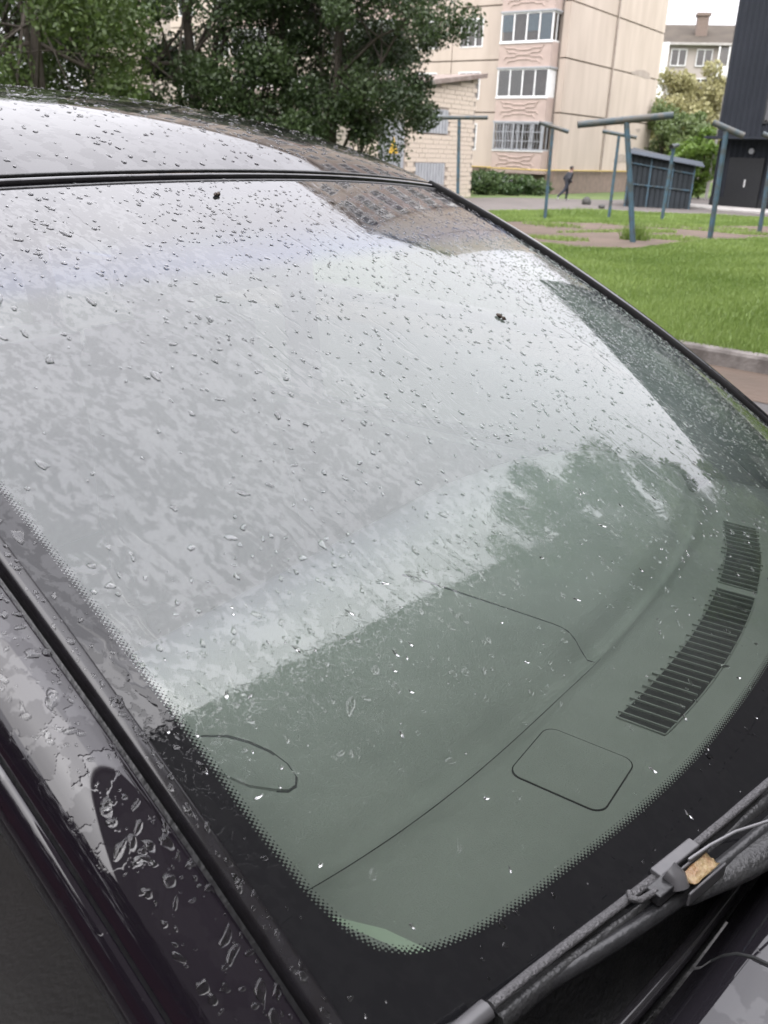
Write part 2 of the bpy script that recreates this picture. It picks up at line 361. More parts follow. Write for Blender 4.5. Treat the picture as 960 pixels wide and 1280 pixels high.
# --- cream panel apartment block: corner C, left face runs back-left, right face back-right
C0 = at(690, 243); DL, DR = azd(-55), azd(35); ZB = -.4; FH = 2.85; NF = 9
apt = thing('apartment_block', 'tall cream panel apartment block with pink glazed balconies and a blank side', 'apartment block', (C0[0], C0[1], ZB))
# local frames as child-free transforms: left face local x runs from far left end to the corner
frL = (C0, DL, np.array([-DR[0], -DR[1]])); frR = (C0, DR, np.array([-DL[0], -DL[1]]))
LW, RW, HT = 44., 15.2, 2.0+NF*FH
b = MB()
def P3(a, c, z): p = C0[:2]+DL*a+DR*c; return (p[0], p[1], z)
b.hexa([P3(0.12, .12, ZB), P3(0.12, RW-.12, ZB), P3(LW, RW-.12, ZB), P3(LW, .12, ZB), P3(0.12, .12, HT), P3(.12, RW-.12, HT), P3(LW, RW-.12, HT), P3(LW, .12, HT)])
b.build('core_wall', M['joint'], apt)
b = MB(); b.hexa([P3(-.1, -.1, HT), P3(-.1, RW, HT), P3(LW, RW, HT), P3(LW, -.1, HT), P3(-.1, -.1, HT+.5), P3(-.1, RW, HT+.5), P3(LW, RW, HT+.5), P3(LW, -.1, HT+.5)]); b.build('parapet', M['joint'], apt)
ZF = .95                                       # first slab level
WZ = [2.7+FH*k for k in range(NF)]             # window centres
# right face: blank panels, two per storey, and a plinth
TP = 6.7
b = MB(); b.fbox(frR, -.03, RW, 0, .02, ZB, ZF); b.build('plinth', M['foundation'], apt)
b = MB(); b.fbox(frL, .0, LW, 0, .02, ZB, ZF-.003); b.build('plinth', M['foundation'], apt)
for k in range(NF):
    z0 = ZF+.30+FH*k if k else ZF+.02; z1 = ZF+.24+FH*(k+1)
    z0 = z0 if k else ZF+.03
    for a0, a1 in ((0.0, TP-.05), (TP+.05, RW-.02)):
        b = MB(); b.fbox(frR, a0, a1, -.12, .03+rng.uniform(-.006, .006), z0, z1-.02); b.build('facade_panel', M['cream'], apt)
    xs = [0, .38, 3.92, 7.6, 11.2, 14.8, 18.4, 22, 25.6, 29.2, 32.8, 36.4, 40, LW]
    for i in range(len(xs)-1):
        a0, a1 = xs[i]+.03, xs[i+1]-.03
        wc = WZ[k]; 
        if i in (1, 4, 7, 10): continue        # balcony bays
        if i == 0:
            b = MB(); b.fbox(frL, a0-.03, a1, -.12, .03, z0, z1-.02); b.build('facade_panel', M['cream'], apt); continue
        m0, m1 = (a0+a1)/2-.78+(.5 if i == 2 else 0), (a0+a1)/2+.78+(.5 if i == 2 else 0); w0, w1 = wc-.78, wc+.75
        b = MB()
        b.fbox(frL, a0, m0, -.12, .03, z0, z1-.02); b.fbox(frL, m1, a1, -.12, .03, z0, z1-.02)
        b.fbox(frL, m0, m1, -.12, .029, z0, w0); b.fbox(frL, m0, m1, -.12, .029, w1, z1-.02)
        b.build('facade_panel', M['cream'], apt)
# windows of the left face (frame > panes)
WM = window_mesh(1.56, 1.53, 3); PM = pane_mesh(1.56, 1.53, M['wpane'])
angL = math.atan2(-DL[1], -DL[0])              # local +x from left end towards the corner, -y outwards
def on_left(a, out, z):                        # local position under apt of a point a metres left of the corner
    p = DL*a-DR*out; return (p[0], p[1], z-ZB)
for k in range(NF):
    for i in (2, 3, 5, 6, 8, 9):
        xs_ = [0, .38, 3.92, 7.6, 11.2, 14.8, 18.4, 22, 25.6, 29.2]
        mid = (xs_[i]+.03+(xs_[i+1]-.03 if i+1 < 10 else 32.77))/2
        w = shared('window', WM, apt, on_left(mid+.78+(.5 if i == 2 else 0), -.02, WZ[k]-.78), angL)
        shared('pane', PM, w)
# balconies: pink apron with raised wave relief, white glazing, slab
def apron_mesh():
    b = MB(); b.box(0, 3.3, -.95, -.85, -1.28, 0); b.box(3.2, 3.3, -.84, 0, -1.28, 0); b.box(0, .1, -.84, 0, -1.28, 0)
    return b.mesh('balcony_apron', M['pink'])
def relief_mesh():
    b = MB()
    for r, (zz, hw, st) in enumerate(((-.30, 1.25, .16), (-.52, 1.1, .16), (-.74, 1.25, -.16), (-.95, 1.05, -.14))):
        c = 1.6; y = -.955
        for sx in (-1, 1):
            pts = [(c+sx*hw, y, zz+.14*(1 if r < 2 else -1)), (c+sx*(hw-.12), y, zz), (c+sx*.55, y, zz), (c+sx*.4, y, zz-st*.55), (c, y, zz-st*.55)]
            b.tube(pts, .036, 6)
    return b.mesh('wave_relief', M['pink'])
def bal_frame_mesh(white):
    b = MB(); h = 1.5
    for x in (0, .8, 1.62, 2.42, 3.22): b.box(x, x+.08, -.95, -.87, 0, h)
    b.box(0.08, 3.22, -.949, -.871, 0, .08); b.box(.08, 3.22, -.949, -.871, h-.08, h)
    b.box(3.222, 3.298, -.86, 0, 0, .08); b.box(3.222, 3.298, -.86, 0, h-.08, h); b.box(3.222, 3.298, -.45, -.38, .08, h-.08)
    return b.mesh('balcony_glazing', M['white'] if white else M['greymetal'])
AM, RM, BF, BG = apron_mesh(), relief_mesh(), bal_frame_mesh(True), bal_frame_mesh(False)
bb = MB(); [bb.box(x+.085, x+.795, -.92, -.91, .09, 1.41) for x in (0,)]; BP = bb.mesh('pane', M['wpane'])
bb = MB(); bb.box(3.26, 3.27, -.86, -.02, .09, 1.41); BS = bb.mesh('side_pane', M['wpane'])
bb = MB(); bb.box(3.225, 3.296, -.865, -.0, .085, 1.415); BSW = bb.mesh('side_panel', M['white'])
bb = MB(); bb.box(-.05, 3.38, -1.02, 0, 1.5, 1.58); BR = bb.mesh('balcony_slab', M['greymetal'])
bb = MB(); bb.box(-.02, 3.34, -1.0, -.84, -.06, 0.); BSILL = bb.mesh('balcony_sill', M['white'])
bb = MB(); bb.box(.09, 3.2, -.75, -.70, .0, 1.45); BRM = bb.mesh('balcony_interior', M['room'])
bb = MB(); bb.box(.1, .74, -.89, -.88, .55, 1.40); CUR = bb.mesh('curtain', M['curtain'])
bb = MB(); bb.box(.1, .74, -.89, -.88, .1, 1.40); CUR2 = bb.mesh('curtain', M['curtain'])
bb = MB(); bb.box(.1, .74, -.89, -.88, .1, 1.40); CURP = bb.mesh('curtain', M['liner'])
def grille_mesh():
    b = MB()
    for i in range(17): x = .1+i*.19; b.tube([(x, -1.0, .05), (x+.05, -1.0, .5), (x-.05, -1.0, 1.0), (x, -1.0, 1.45)], .014, 5, False)
    for z in (.05, .5, 1.0, 1.45): b.tube([(.05, -1.0, z), (3.25, -1.0, z)], .018, 5, False)
    for x in (.08, .72, 1.36, 2.0, 2.64, 3.22): b.box(x-.035, x+.035, -1.03, -.98, .03, 1.47)
    return b.mesh('window_grille', M['white'])
GR = grille_mesh(); GR.materials[0] = M['greymetal']
for c, a_left in enumerate((3.80, 14.7, 25.5)):
    for k in range(NF):
        z = WZ[k]-.72
        base = on_left(a_left, 0, z)
        if c and k > 7: continue
        shared('balcony_apron', AM, apt, base, angL)
        shared('wave_relief', RM, apt, base, angL)
        g = shared('balcony_glazing', BG if (k == 0) else BF, apt, base, angL)
        for i in range(4): shared('pane', BP, g, (i*.805, 0, 0))
        shared('side_pane' if k % 2 == 0 else 'side_panel', BS if k % 2 == 0 else BSW, g)
        shared('balcony_slab', BR, apt, base, angL); shared('balcony_sill', BSILL, apt, base, angL); shared('balcony_interior', BRM, apt, base, angL)
        if (k, c) in ((1, 0), (3, 0), (0, 1), (2, 1), (4, 0), (5, 0)):
            for i in rng.permutation(4)[:2]: o = shared('curtain', CURP, g, (.805*int(i), 0, 0))
        if c == 0 and k == 2:
            shared('curtain', CUR, g); shared('curtain', CUR, g, (1.61, 0, 0)); shared('curtain', CUR2, g, (2.42, 0, 0))
        if c == 0 and k == 0: shared('window_grille', GR, apt, base, angL)
# pipes on the block
b = MB(); q = lambda a, o_, z: (*(C0[:2]+DR*a-DL*o_), z)
b.tube([q(TP+.0, .12, HT), q(TP+.0, .12, .8)], .05, 6); b.build('downpipe', M['joint'], apt)
b = MB(); b.tube([(*(C0[:2]+DL*12-DR*.15), ZF+.04), (*(C0[:2]+DL*3.9-DR*.15), ZF+.02), (*(C0[:2]+DL*3.9-DR*1.15), ZF+.0), (*(C0[:2]+DL*.2-DR*1.15), ZF-.02), q(-.12, .15, ZF), q(RW, .15, ZF-.02)], .045, 6); b.build('gas_pipe', M['yellow'], apt)
# repaired render patches with worn edges on the blank side
for a0, z_, w_, h_ in ((10.2, 7.02, 3.4, .42), (9.3, 3.9, .5, .28), (9.0, 1.7, 2.6, .5), (12.2, 3.6, .8, .25)):
    pts = [(a0+w_*(.5+.5*math.cos(t)*(1+.25*math.sin(5*t+a0))), z_+h_*.5*math.sin(t)*(1+.3*math.sin(3*t+a0))) for t in np.linspace(0, 2*math.pi, 18, endpoint=False)]
    V = [q(a, .031+o_, z) for o_ in (0, .008) for a, z in pts]; n = len(pts)
    MB().add(V, [tuple(range(n, 2*n))]+[(i, (i+1) % n, n+(i+1) % n, n+i) for i in range(n)]).build('render_patch', M['joint'], apt)
# --- brick transformer house with grey doors
S0 = at(587, 246); SD = -DR                    # wall runs from right corner towards the camera's left
frS = (S0, SD, np.array([DL[0]*-1, DL[1]*-1])*-1.)
sn = np.array([SD[1], -SD[0]]);
if sn@(np.array([0, 0])-S0[:2]) < 0: sn = -sn
frS = (S0, SD, sn)
sub = thing('transformer_house', 'cream brick transformer house with grey metal doors and a sloping roof edge', 'utility building', (S0[0], S0[1], ZB))
SW = 10.5
_, zr = wallpt(600, 97, S0, SD); zl = wallpt(500, 110, S0, SD); z5 = zl[1]; a5 = zl[0]
def rooftop(a): return zr+(z5-zr)*a/a5
b = MB(); cz = rooftop
P = lambda a, o_, z: (*(S0[:2]+SD*a+sn*o_), z)
b.hexa([P(0, 0, ZB), P(SW, 0, ZB), P(SW, -6, ZB), P(0, -6, ZB), P(0, 0, cz(0)), P(SW, 0, cz(SW)), P(SW, -6, cz(SW)), P(0, -6, cz(0))]); b.build('mortar_wall', M['mortar'], sub)
b = MB(); b.hexa([P(-.5, .3, cz(0)), P(SW+.5, .3, cz(SW)), P(SW+.5, -6.3, cz(SW)), P(-.5, -6.3, cz(0)), P(-.5, .3, cz(0)+.2), P(SW+.5, .3, cz(SW)+.2), P(SW+.5, -6.3, cz(SW)+.2), P(-.5, -6.3, cz(0)+.2)]); b.build('roof', M['rust'], sub)
doors = []
def rect(px0, py0, px1, py1):
    a0, z1 = wallpt(px1, py0, S0, SD); a1, z0 = wallpt(px0, py1, S0, SD); return (min(a0, a1), max(a0, a1), min(z0, z1), max(z0, z1))
holes = [rect(521, 138, 560, 165), rect(517, 204, 555, 232), rect(472, 150, 505, 225)]
bw, bh, gap = .46, .205, .018
bmB = MB(); bmB.box(-bw/2, bw/2, -.06, .03, 0, bh-gap); brick_me = bmB.mesh('brick', M['brick'])
angS = math.atan2(SD[1], SD[0]); flip = 1 if (np.array([-SD[1], SD[0]])@sn) < 0 else -1
nb = 0; rest = MB(); cand = []
for r in range(40):
    z = ZB+r*bh
    for cidx in range(26):
        a = .24+cidx*(bw+gap)+(bw*.5 if r % 2 else 0)
        if a+bw/2 > SW-.02 or z+bh > cz(a)-.05: continue
        if any(h0-.15 < a < h1+.15 and g0-.12 < z+.1 < g1+.05 for h0, h1, g0, g1 in holes): continue
        cand.append((a, z))
cand.sort(key=lambda t: t[0])
for i, (a, z) in enumerate(cand):
    j = rng.uniform(-.012, .012)
    if i < 300:
        p = SD*a+sn*(.015+j); shared('brick', brick_me, sub, (p[0], p[1], z-ZB), angS)
    else: rest.fbox(frS, a-bw/2, a+bw/2, -.02, .03+j, z, z+bh-gap)
if rest.v: rest.build('distant_bricks', M['brick'], sub)['kind'] = 'stuff'
for i, (h0, h1, g0, g1) in enumerate(holes):
    b = MB(); n = max(6, int((h1-h0)/.13))
    for k in range(n):
        x0 = h0+(h1-h0)*k/n; x1 = h0+(h1-h0)*(k+1)/n
        b.fbox(frS, x0, x1-.02, 0, .05+.02*(k % 2), g0, g1)
    b.build('door' if i == 2 else 'vent_panel', M['greymetal'], sub)
h0, h1, g0, g1 = holes[2]; am = (h0+h1)/2
b = MB(); s = .36; sp = rect(486, 181, 494, 190); sa = (sp[0]+sp[1])/2; sz = sp[2]
tri = [(sa-s, sz-.05), (sa+s, sz-.05), (sa, sz+s*1.75)]
V = [P(a, o_, z) for o_ in (.08, .095) for a, z in tri]; b.add(V, [(3, 4, 5), (0, 2, 1), (0, 1, 4, 3), (1, 2, 5, 4), (2, 0, 3, 5)]); sg = b.build('warning_sign', M['sign'], sub)
bolt = [(sa+.04, sz+.42), (sa-.09, sz+.2), (sa-.01, sz+.2), (sa-.05, sz+.04), (sa+.09, sz+.25), (sa+.01, sz+.25)]
V = [P(a, o_, z) for o_ in (.096, .099) for a, z in bolt]; MB().add(V, [tuple(range(6, 12))]+[(i, (i+1) % 6, 6+(i+1) % 6, 6+i) for i in range(6)]).build('lightning_bolt', M['black'], sg)

# --- dark clad building at the right
B0 = at(886, 258); BD = azd(140); bn = np.array([BD[1], -BD[0]])
if bn@(-B0[:2]) < 0: bn = -bn
frB = (B0, BD, bn); BH = 12.2; BLn = 30.
dk = thing('clad_building', 'dark grey ribbed metal clad building with a canopy and steel door', 'building', (B0[0], B0[1], ZB))
b = MB(); b.fbox(frB, .05, BLn, -10, -.05, ZB, BH); b.build('core_wall', M['darktrim'], dk)
za = wallpt(930, 174, B0, BD); zc = za[1]; a_r0 = wallpt(897, 200, B0, BD)[0]
for z0, z1, o0 in ((zc+.12, BH, .25), (ZB+.5, zc-.06, -.0)):
    per = .3; b = MB(); n = int(BLn/per)
    V = []
    for i in range(n):
        a = i*per
        for x, o_ in ((a, .0), (a+.04, .05), (a+.13, .05), (a+.17, 0)): V += [P_ for P_ in [(*(B0[:2]+BD*x+bn*(o_+o0)), z0), (*(B0[:2]+BD*x+bn*(o_+o0)), z1)]]
    m_ = len(V)//2; b.add(V, [(2*i, 2*i+2, 2*i+3, 2*i+1) for i in range(m_-1)]); b.build('ribbed_cladding', M['darkclad'], dk)
b = MB(); b.fbox(frB, -.05, BLn, -.04, .25-.01, zc+.12, BH-.01); b.build('upper_wall', M['darktrim'], dk)
b = MB(); b.fbox(frB, -.15, BLn, .0, 1.2, zc-.02, zc+.10); b.build('canopy', M['darkclad'], dk)
b = MB(); b.fbox(frB, 0, BLn, -.05, .06, ZB, ZB+.5); b.build('plinth', M['darktrim'], dk)
d0 = wallpt(914, 197, B0, BD)[0]; d1 = wallpt(958, 197, B0, BD)[0]; dz1 = wallpt(930, 197, B0, BD)[1]
b = MB(); b.fbox(frB, d0, d1, .05, .12, ZB+.1, dz1); dd = b.build('door', M['darktrim'], dk)
b = MB(); b.fbox(frB, d0+(d1-d0)*.55, d0+(d1-d0)*.55+.05, .12, .18, 1.0-.4, 1.35-.4); b.build('handle', M['white'], dd)
l0 = wallpt(941, 189, B0, BD); b = MB(); b.tube([(*(B0[:2]+BD*l0[0]+bn*.06), l0[1]), (*(B0[:2]+BD*l0[0]+bn*.16), l0[1])], .13, 12); b.build('wall_lamp', M['greymetal'], dk)
w0 = wallpt(957, 155, B0, BD)
for k in range(4):
    b = MB(); a = w0[0]+k*4.5; b.fbox(frB, a, a+2.2, .28, .34, w0[1], w0[1]+2.6); f_ = b.build('window', M['darktrim'], dk)
    b = MB(); b.fbox(frB, a+.1, a+2.1, .342, .352, w0[1]+.1, w0[1]+2.5); b.build('pane', M['wpane'], f_)
b = MB(); b.fbox(frB, -1.5, 20, .1, 3.2, ZB-.05, ZB+.08); tag(b.build('concrete_apron', M['concrete']), 'pale concrete apron at the foot of the dark clad building', 'pavement')

# --- grey steel shed
H0 = at(779, 258); H1 = at(862, 262); HD = (H1-H0)[:2]; HW = np.linalg.norm(HD); HD = HD/HW; hn = np.array([-HD[1], HD[0]])
shed = thing('steel_shed', 'small dark corrugated steel shed with a sloping light grey roof', 'shed', (H0[0], H0[1], H0[2]))
zA = wallpt(789, 190, H0, HD)[1]; zB = wallpt(868, 207, H0, HD)[1]; gzS = H0[2]
P = lambda a, o_, z: (*(H0[:2]+HD*a+hn*o_), z)
b = MB(); b.hexa([P(0, .05, gzS), P(HW, .05, gzS), P(HW, 3.2, gzS), P(0, 3.2, gzS), P(0, .05, zA-.1), P(HW, .05, zB-.1), P(HW, 3.2, zB+.15), P(0, 3.2, zA+.25)]); b.build('wall', M['shed'], shed)
b = MB(); n = 13
for k in range(n):
    a0 = HW*k/n; a1 = HW*(k+.72)/n; zt = lambda a: zA+(zB-zA)*a/HW-.06
    b.hexa([P(a0, 0, gzS), P(a1, 0, gzS), P(a1, .045, gzS), P(a0, .045, gzS), P(a0, 0, zt(a0)), P(a1, 0, zt(a1)), P(a1, .045, zt(a1)), P(a0, .045, zt(a0))])
b.build('corrugation', M['shed'], shed)
for a in (.02, HW*.33, HW*.66, HW-.08):
    b = MB(); z_ = zA+(zB-zA)*a/HW-.06; b.hexa([P(a, -.05, gzS), P(a+.06, -.05, gzS), P(a+.06, -.002, gzS), P(a, -.002, gzS), P(a, -.05, z_), P(a+.06, -.05, z_), P(a+.06, -.002, z_), P(a, -.002, z_)]); b.build('frame_post', M['pole'], shed)
for fz in (.42, .80):
    b = MB(); b.hexa([P(0.08, -.06, gzS+(zA-gzS)*fz), P(HW-.08, -.06, gzS+(zB-gzS)*fz), P(HW-.08, -.003, gzS+(zB-gzS)*fz), P(.08, -.003, gzS+(zA-gzS)*fz), P(.08, -.06, gzS+(zA-gzS)*fz+.05), P(HW-.08, -.06, gzS+(zB-gzS)*fz+.05), P(HW-.08, -.003, gzS+(zB-gzS)*fz+.05), P(.08, -.003, gzS+(zA-gzS)*fz+.05)]); b.build('frame_rail', M['pole'], shed)
V = []; n = 40
for k in range(n+1):
    o_ = -.3+3.9*k/n; dz = .03*(k % 2)
    V += [P(-.15, o_, zA+.05*o_+dz), P(HW+.35, o_, zB-.03+.05*o_+dz)]
V2 = [(x, y, z-.02) for x, y, z in V]; m_ = len(V)
MB().add(V+V2, [(2*i, 2*i+1, 2*i+3, 2*i+2) for i in range(n)]+[(m_+2*i, m_+2*i+2, m_+2*i+3, m_+2*i+1) for i in range(n)]+[(0, m_, m_+1, 1), (m_-2, m_-1, 2*m_-1, 2*m_-2)]).build('roof', M['shedroof'], shed)

# --- far apartment building with brown roof and chimney
Fd = azd(100); f0 = CAM+ray(790, 110)*112/np.hypot(*ray(790, 110)[:2]); F0 = np.array([f0[0], f0[1]])
far = thing('far_apartment_block', 'distant grey beige apartment block with a brown pitched roof and chimney', 'apartment block', (F0[0], F0[1], ZB))
fn = np.array([Fd[1], -Fd[0]]);  fn = fn if fn@(-F0) > 0 else -fn
frF = (F0, Fd, fn); ev = wallpt(860, 55, F0, Fd)[1]; rg = wallpt(860, 33, F0, Fd)[1]
P = lambda a, o_, z: (*(F0+Fd*a+fn*o_), z)
b = MB(); b.fbox(frF, -14, 30, -12, 0, ZB, ev); b.build('wall', M['far_wall'], far)
b = MB(); b.add([P(-15, .6, ev), P(31, .6, ev), P(31, -6, rg+.9), P(-15, -6, rg+.9), P(-15, -12.6, ev), P(31, -12.6, ev)], [(0, 1, 2, 3), (3, 2, 5, 4), (0, 3, 4), (1, 5, 2), (0, 4, 5, 1)]); rf = b.build('roof', M['far_roof'], far)
b = MB(); b.fbox(frF, -15, 31, .4, .75, ev-.15, ev+.08); b.build('gutter', M['concrete'], far)
ca = wallpt(880, 40, F0, Fd)[0]; b = MB(); b.fbox(frF, ca-.6, ca+.6, -3.2, -2, ev, rg+1.3); b.fbox(frF, ca-.75, ca+.75, -3.35, -1.85, rg+1.3, rg+1.6); b.build('chimney', M['chim'], rf)
FWM = window_mesh(1.7, 1.7, 2, .1, .1); FPM = pane_mesh(1.7, 1.7, M['wpane']); angF = math.atan2(Fd[1], Fd[0])
wz = wallpt(848, 72, F0, Fd)[1]-.85; wx = [wallpt(x, 72, F0, Fd)[0] for x in (848, 880)]; stp = wx[1]-wx[0]
for k in range(4):
    for i in range(-2, 8):
        p = Fd*(wx[0]-.85+i*stp)+fn*.06
        if i == 2:                             # a glazed balcony bay in this column
            b = MB(); b.fbox(frF, wx[0]+i*stp-1.4, wx[0]+i*stp+1.9, 0.0, 1.0, wz-2.85*k-1.3, wz-2.85*k); b.build('balcony_apron', M['white'], far)
            b = MB(); [b.fbox(frF, wx[0]+i*stp-1.4+x, wx[0]+i*stp-1.25+x, .9, 1.0, wz-2.85*k, wz+1.9-2.85*k) for x in (0, 1.05, 2.1, 3.15)]; gz_ = b.build('balcony_glazing', M['white'], far)
            b = MB(); b.fbox(frF, wx[0]+i*stp-1.25, wx[0]+i*stp+1.75, .8, .84, wz-2.85*k, wz+1.8-2.85*k); b.build('pane', M['wpane'], gz_)
            continue
        w = shared('window', FWM, far, (p[0], p[1], wz-2.85*k-ZB), angF); shared('pane', FPM, w)
lb = wallpt(822, 72, F0, Fd)                   # white enclosed balconies at the left end
for k in range(3):
    b = MB(); b.fbox(frF, lb[0]-1.2, lb[0]+.9, 0, 2.2, lb[1]-1.9-2.85*k*1.15, lb[1]+1.3-2.85*k*1.15); b.build('enclosed_balcony', M['white'], far)

# --- grey block of flats standing close ahead of the car (seen only mirrored in the windscreen)
nA = np.array([.8, -.6]); tA = np.array([.6, .8]); blk = thing('grey_flats', 'grey concrete block of flats close in front of the car, mirrored in its windscreen', 'apartment block', (nA[0]*5, nA[1]*5, 0), math.atan2(tA[1], tA[0]))
TOPZ = HC-.35+16.8
b = MB(); b.box(-70, 28, -12, 0, 0, TOPZ)
o = link('wall', b.mesh('wall', M['block']), blk)
b = MB(); b.box(-70.1, 28.1, -12.1, .12, TOPZ, TOPZ+.12); link('cornice', b.mesh('cornice', M['concrete']), blk)
for k in range(6):                            # recessed joints between the blank panels
    for i in range(-17, 7):
        link('facade_panel', MB().box(i*4+.012, i*4+3.988, 0, .03, .4+2.7*k, 3.085+2.7*k).mesh('facade_panel', M['block']), blk)
# ------------------------------------------------------------------ T-shaped clothes-line posts
def post(base, top, e0, e1, r, label, rb=None, endon=False):
    B_ = at(*base); Dn = B_[:2]/np.linalg.norm(B_[:2]); side = np.array([Dn[1], -Dn[0]])
    T_a = wallpt(top[0], top[1], B_, side); T_ = np.array([*(B_[:2]+side*T_a[0]), T_a[1]])
    ro = thing('clothesline_post', label, 'post', tuple(B_), 0, 'clothes-line posts on the lawn')
    MB().tube([B_-np.array([0, 0, .1]), B_*.5+T_*.5, T_], [r*.9, r*.88, r*.86], 12).build('pole', M['pole'], ro)
    a0, z0 = wallpt(e0[0], e0[1], B_, side); a1, z1 = wallpt(e1[0], e1[1], B_, side)
    p0 = np.array([*(B_[:2]+side*a0), z0]); p1 = np.array([*(B_[:2]+side*a1), z1])
    if endon: p0 = np.array([*(B_[:2]+side*a0-Dn*.8), z0]); p1 = np.array([*(B_[:2]+side*a1+Dn*.8), z1])
    rb = rb or r
    br = MB().tube([p0, p1], rb, 12, False).build('crossbar', M['bar'], ro)
    u_ = (p1-p0)/np.linalg.norm(p1-p0)
    for q_, s_ in ((p0, 1), (p1, -1)): MB().tube([q_+u_*s_*.03, q_+u_*s_*.035], rb*.98, 12).build('pipe_bore', M['barend'], br)
    MB().tube([p0, p0+u_*.02], rb, 12, False).add([], []).build('pipe_rim', M['bar'], br)
    return ro
post((572, 262), (574, 149), (536, 147), (610, 147), .075, 'clothes-line post in front of the brick transformer house')
post((681, 275), (691, 161), (674, 153), (711, 165), .06, 'thin blue clothes-line post left of the walking person')
post((792, 303), (783, 151), (722, 156), (842, 144), .072, 'thick leaning clothes-line post with the widest crossbar', .075)
post((761, 272), (774, 168), (753, 164), (796, 172), .065, 'thin blue clothes-line post just left of the steel shed')
post((827, 276), (842, 185), (839, 184), (847, 181), .07, 'post in front of the steel shed with its crossbar seen end-on', .075, True)
post((887, 300), (908, 164), (891, 153), (930, 170), .072, 'blue clothes-line post left of the dark steel door')
post((949, 292), (968, 176), (953, 167), (985, 180), .07, 'blue clothes-line post at the edge of the photo by the dark building')

# --- street lamp
B_ = at(882, 249); Dn = B_[:2]/np.linalg.norm(B_[:2]); sd_ = np.array([Dn[1], -Dn[0]])
lp = thing('street_lamp', 'slim pale street lamp with a curved arm beside the dark building', 'street lamp', tuple(B_))
def sp(x, y): a, z = wallpt(x, y, B_, sd_); return np.array([*(B_[:2]+sd_*a), z])
MB().tube([B_, sp(893, 190), sp(902, 140)], [.1, .085, .07], 8).build('pole', M['concrete'], lp)
MB().tube([sp(902, 140), sp(904, 124), sp(908, 110), sp(914, 102)], .05, 8).build('arm', M['concrete'], lp)
MB().tube([sp(912, 104), sp(914, 99), sp(917, 96)], [.1, .22, .16], 8).build('lamp_head', M['white'], lp)
# --- small stones on the path edge
for (px, py, s, lab) in ((733, 256, .22, 'upright grey stone on the path edge near the walker'), (752, 261, .16, 'low round grey stone on the path edge right of the upright one')):
    c = at(px, py); bm = bmesh.new(); bmesh.ops.create_icosphere(bm, subdivisions=2, radius=s)
    for v in bm.verts: v.co *= 1+.18*math.sin(v.co.x*9+px)*math.cos(v.co.y*8+v.co.z*6)
    for v in bm.verts: v.co.z = v.co.z*(1.15 if s > .2 else .7)+s*.6
    me = bpy.data.meshes.new('stone'); bm.to_mesh(me); bm.free(); me.materials.append(M['stone']); o = link('stone', me, None, tuple(c)); tag(o, lab, 'stone')

# ------------------------------------------------------------------ trees and plants
def leaves(centers, n, spread, size, flat=1.):
    c = np.asarray(centers); i = rng.integers(0, len(c), n); r = rng.normal(0, 1, (n, 3)); r /= np.linalg.norm(r, axis=1, keepdims=True)
    rr = rng.uniform(0, 1, (n, 1))**.5
    P = c[i, :3]+r*rr*c[i, 3:4]*spread*np.array([1, 1, flat])
    a = rng.normal(0, 1, (n, 3)); a /= np.linalg.norm(a, axis=1, keepdims=True); b_ = np.cross(a, rng.normal(0, 1, (n, 3))); b_ /= np.linalg.norm(b_, axis=1, keepdims=True)+1e-9
    s = size*rng.uniform(.6, 1.3, (n, 1))
    V = np.stack([P-a*s, P+b_*s*.55, P+a*s, P-b_*s*.55], 1)
    return V.reshape(-1, 3), np.arange(4*n).reshape(-1, 4), np.repeat(np.clip(c[i, 4]+rng.normal(0, .22, n), 0, 1), 4)
def tree(base, h, crown, n, size, mt, label, name='tree', nclump=60, clump=.9, trunk=.14, low=.2, lean=(0, 0), group=None, forks=7, holes=.0):
    x, y, z = base; ro = thing(name, label, 'tree', base, 0, group)
    cx, cy, cz, rx, ry, rz = crown
    cl_ = []
    while len(cl_) < nclump:
        p = rng.uniform(-1, 1, 3); q_ = np.linalg.norm(p)
        if q_ > 1 or (q_ < .35 and rng.uniform() < .6): continue
        cl_.append((x+cx+p[0]*rx, y+cy+p[1]*ry, z+cz+p[2]*rz, clump*rng.uniform(.55, 1.25), float(np.clip(rng.normal(.5, .2), 0, 1))))
    b = MB(); tip = np.array([x+lean[0], y+lean[1], z+cz+rz*.5])
    pts = [np.array([x, y, z-.1])*(1-t)+tip*t+np.array([math.sin(t*5+x)*.12, math.cos(t*4+y)*.12, 0])*t for t in np.linspace(0, 1, 7)]
    b.tube(pts, [trunk*(1-.75*t)+.02 for t in np.linspace(0, 1, 7)], 8); b.build('trunk', M['bark'], ro)
    b = MB()
    for k in range(forks):
        c = cl_[k]; s_ = pts[1+k % 4]; e_ = np.array(c[:3]); m_ = (s_+e_)/2+np.array([0, 0, .25])
        b.tube([s_, m_, e_], [trunk*.42, trunk*.28, trunk*.08], 6)
        for j in range(3):
            c2_ = cl_[(k*3+j+forks) % len(cl_)]; b.tube([m_, (m_+np.array(c2_[:3]))/2+np.array([0, 0, .15]), np.array(c2_[:3])], [trunk*.2, trunk*.12, trunk*.04], 5)
    b.build('limbs', M['bark'], ro)
    V, Q, tn = leaves(cl_, n, 1., size, .8)
    o = link('crown', np_mesh('crown', V, Q, mt, attrs={'tint': tn})); attach(o, ro); return ro
def ground_at_dist(px, d): r = ray(px, 200); r = r[:2]/np.linalg.norm(r[:2])*d; return (float(r[0]), float(r[1]), gz(r[1]))
tree(ground_at_dist(60, 25), 9, (0, 0, 5.6, 4.0, 3.2, 4.8), 68000, .062, M['lA'], 'light green leafy tree at the far left behind the car roof', nclump=75, clump=1.0, trunk=.17)
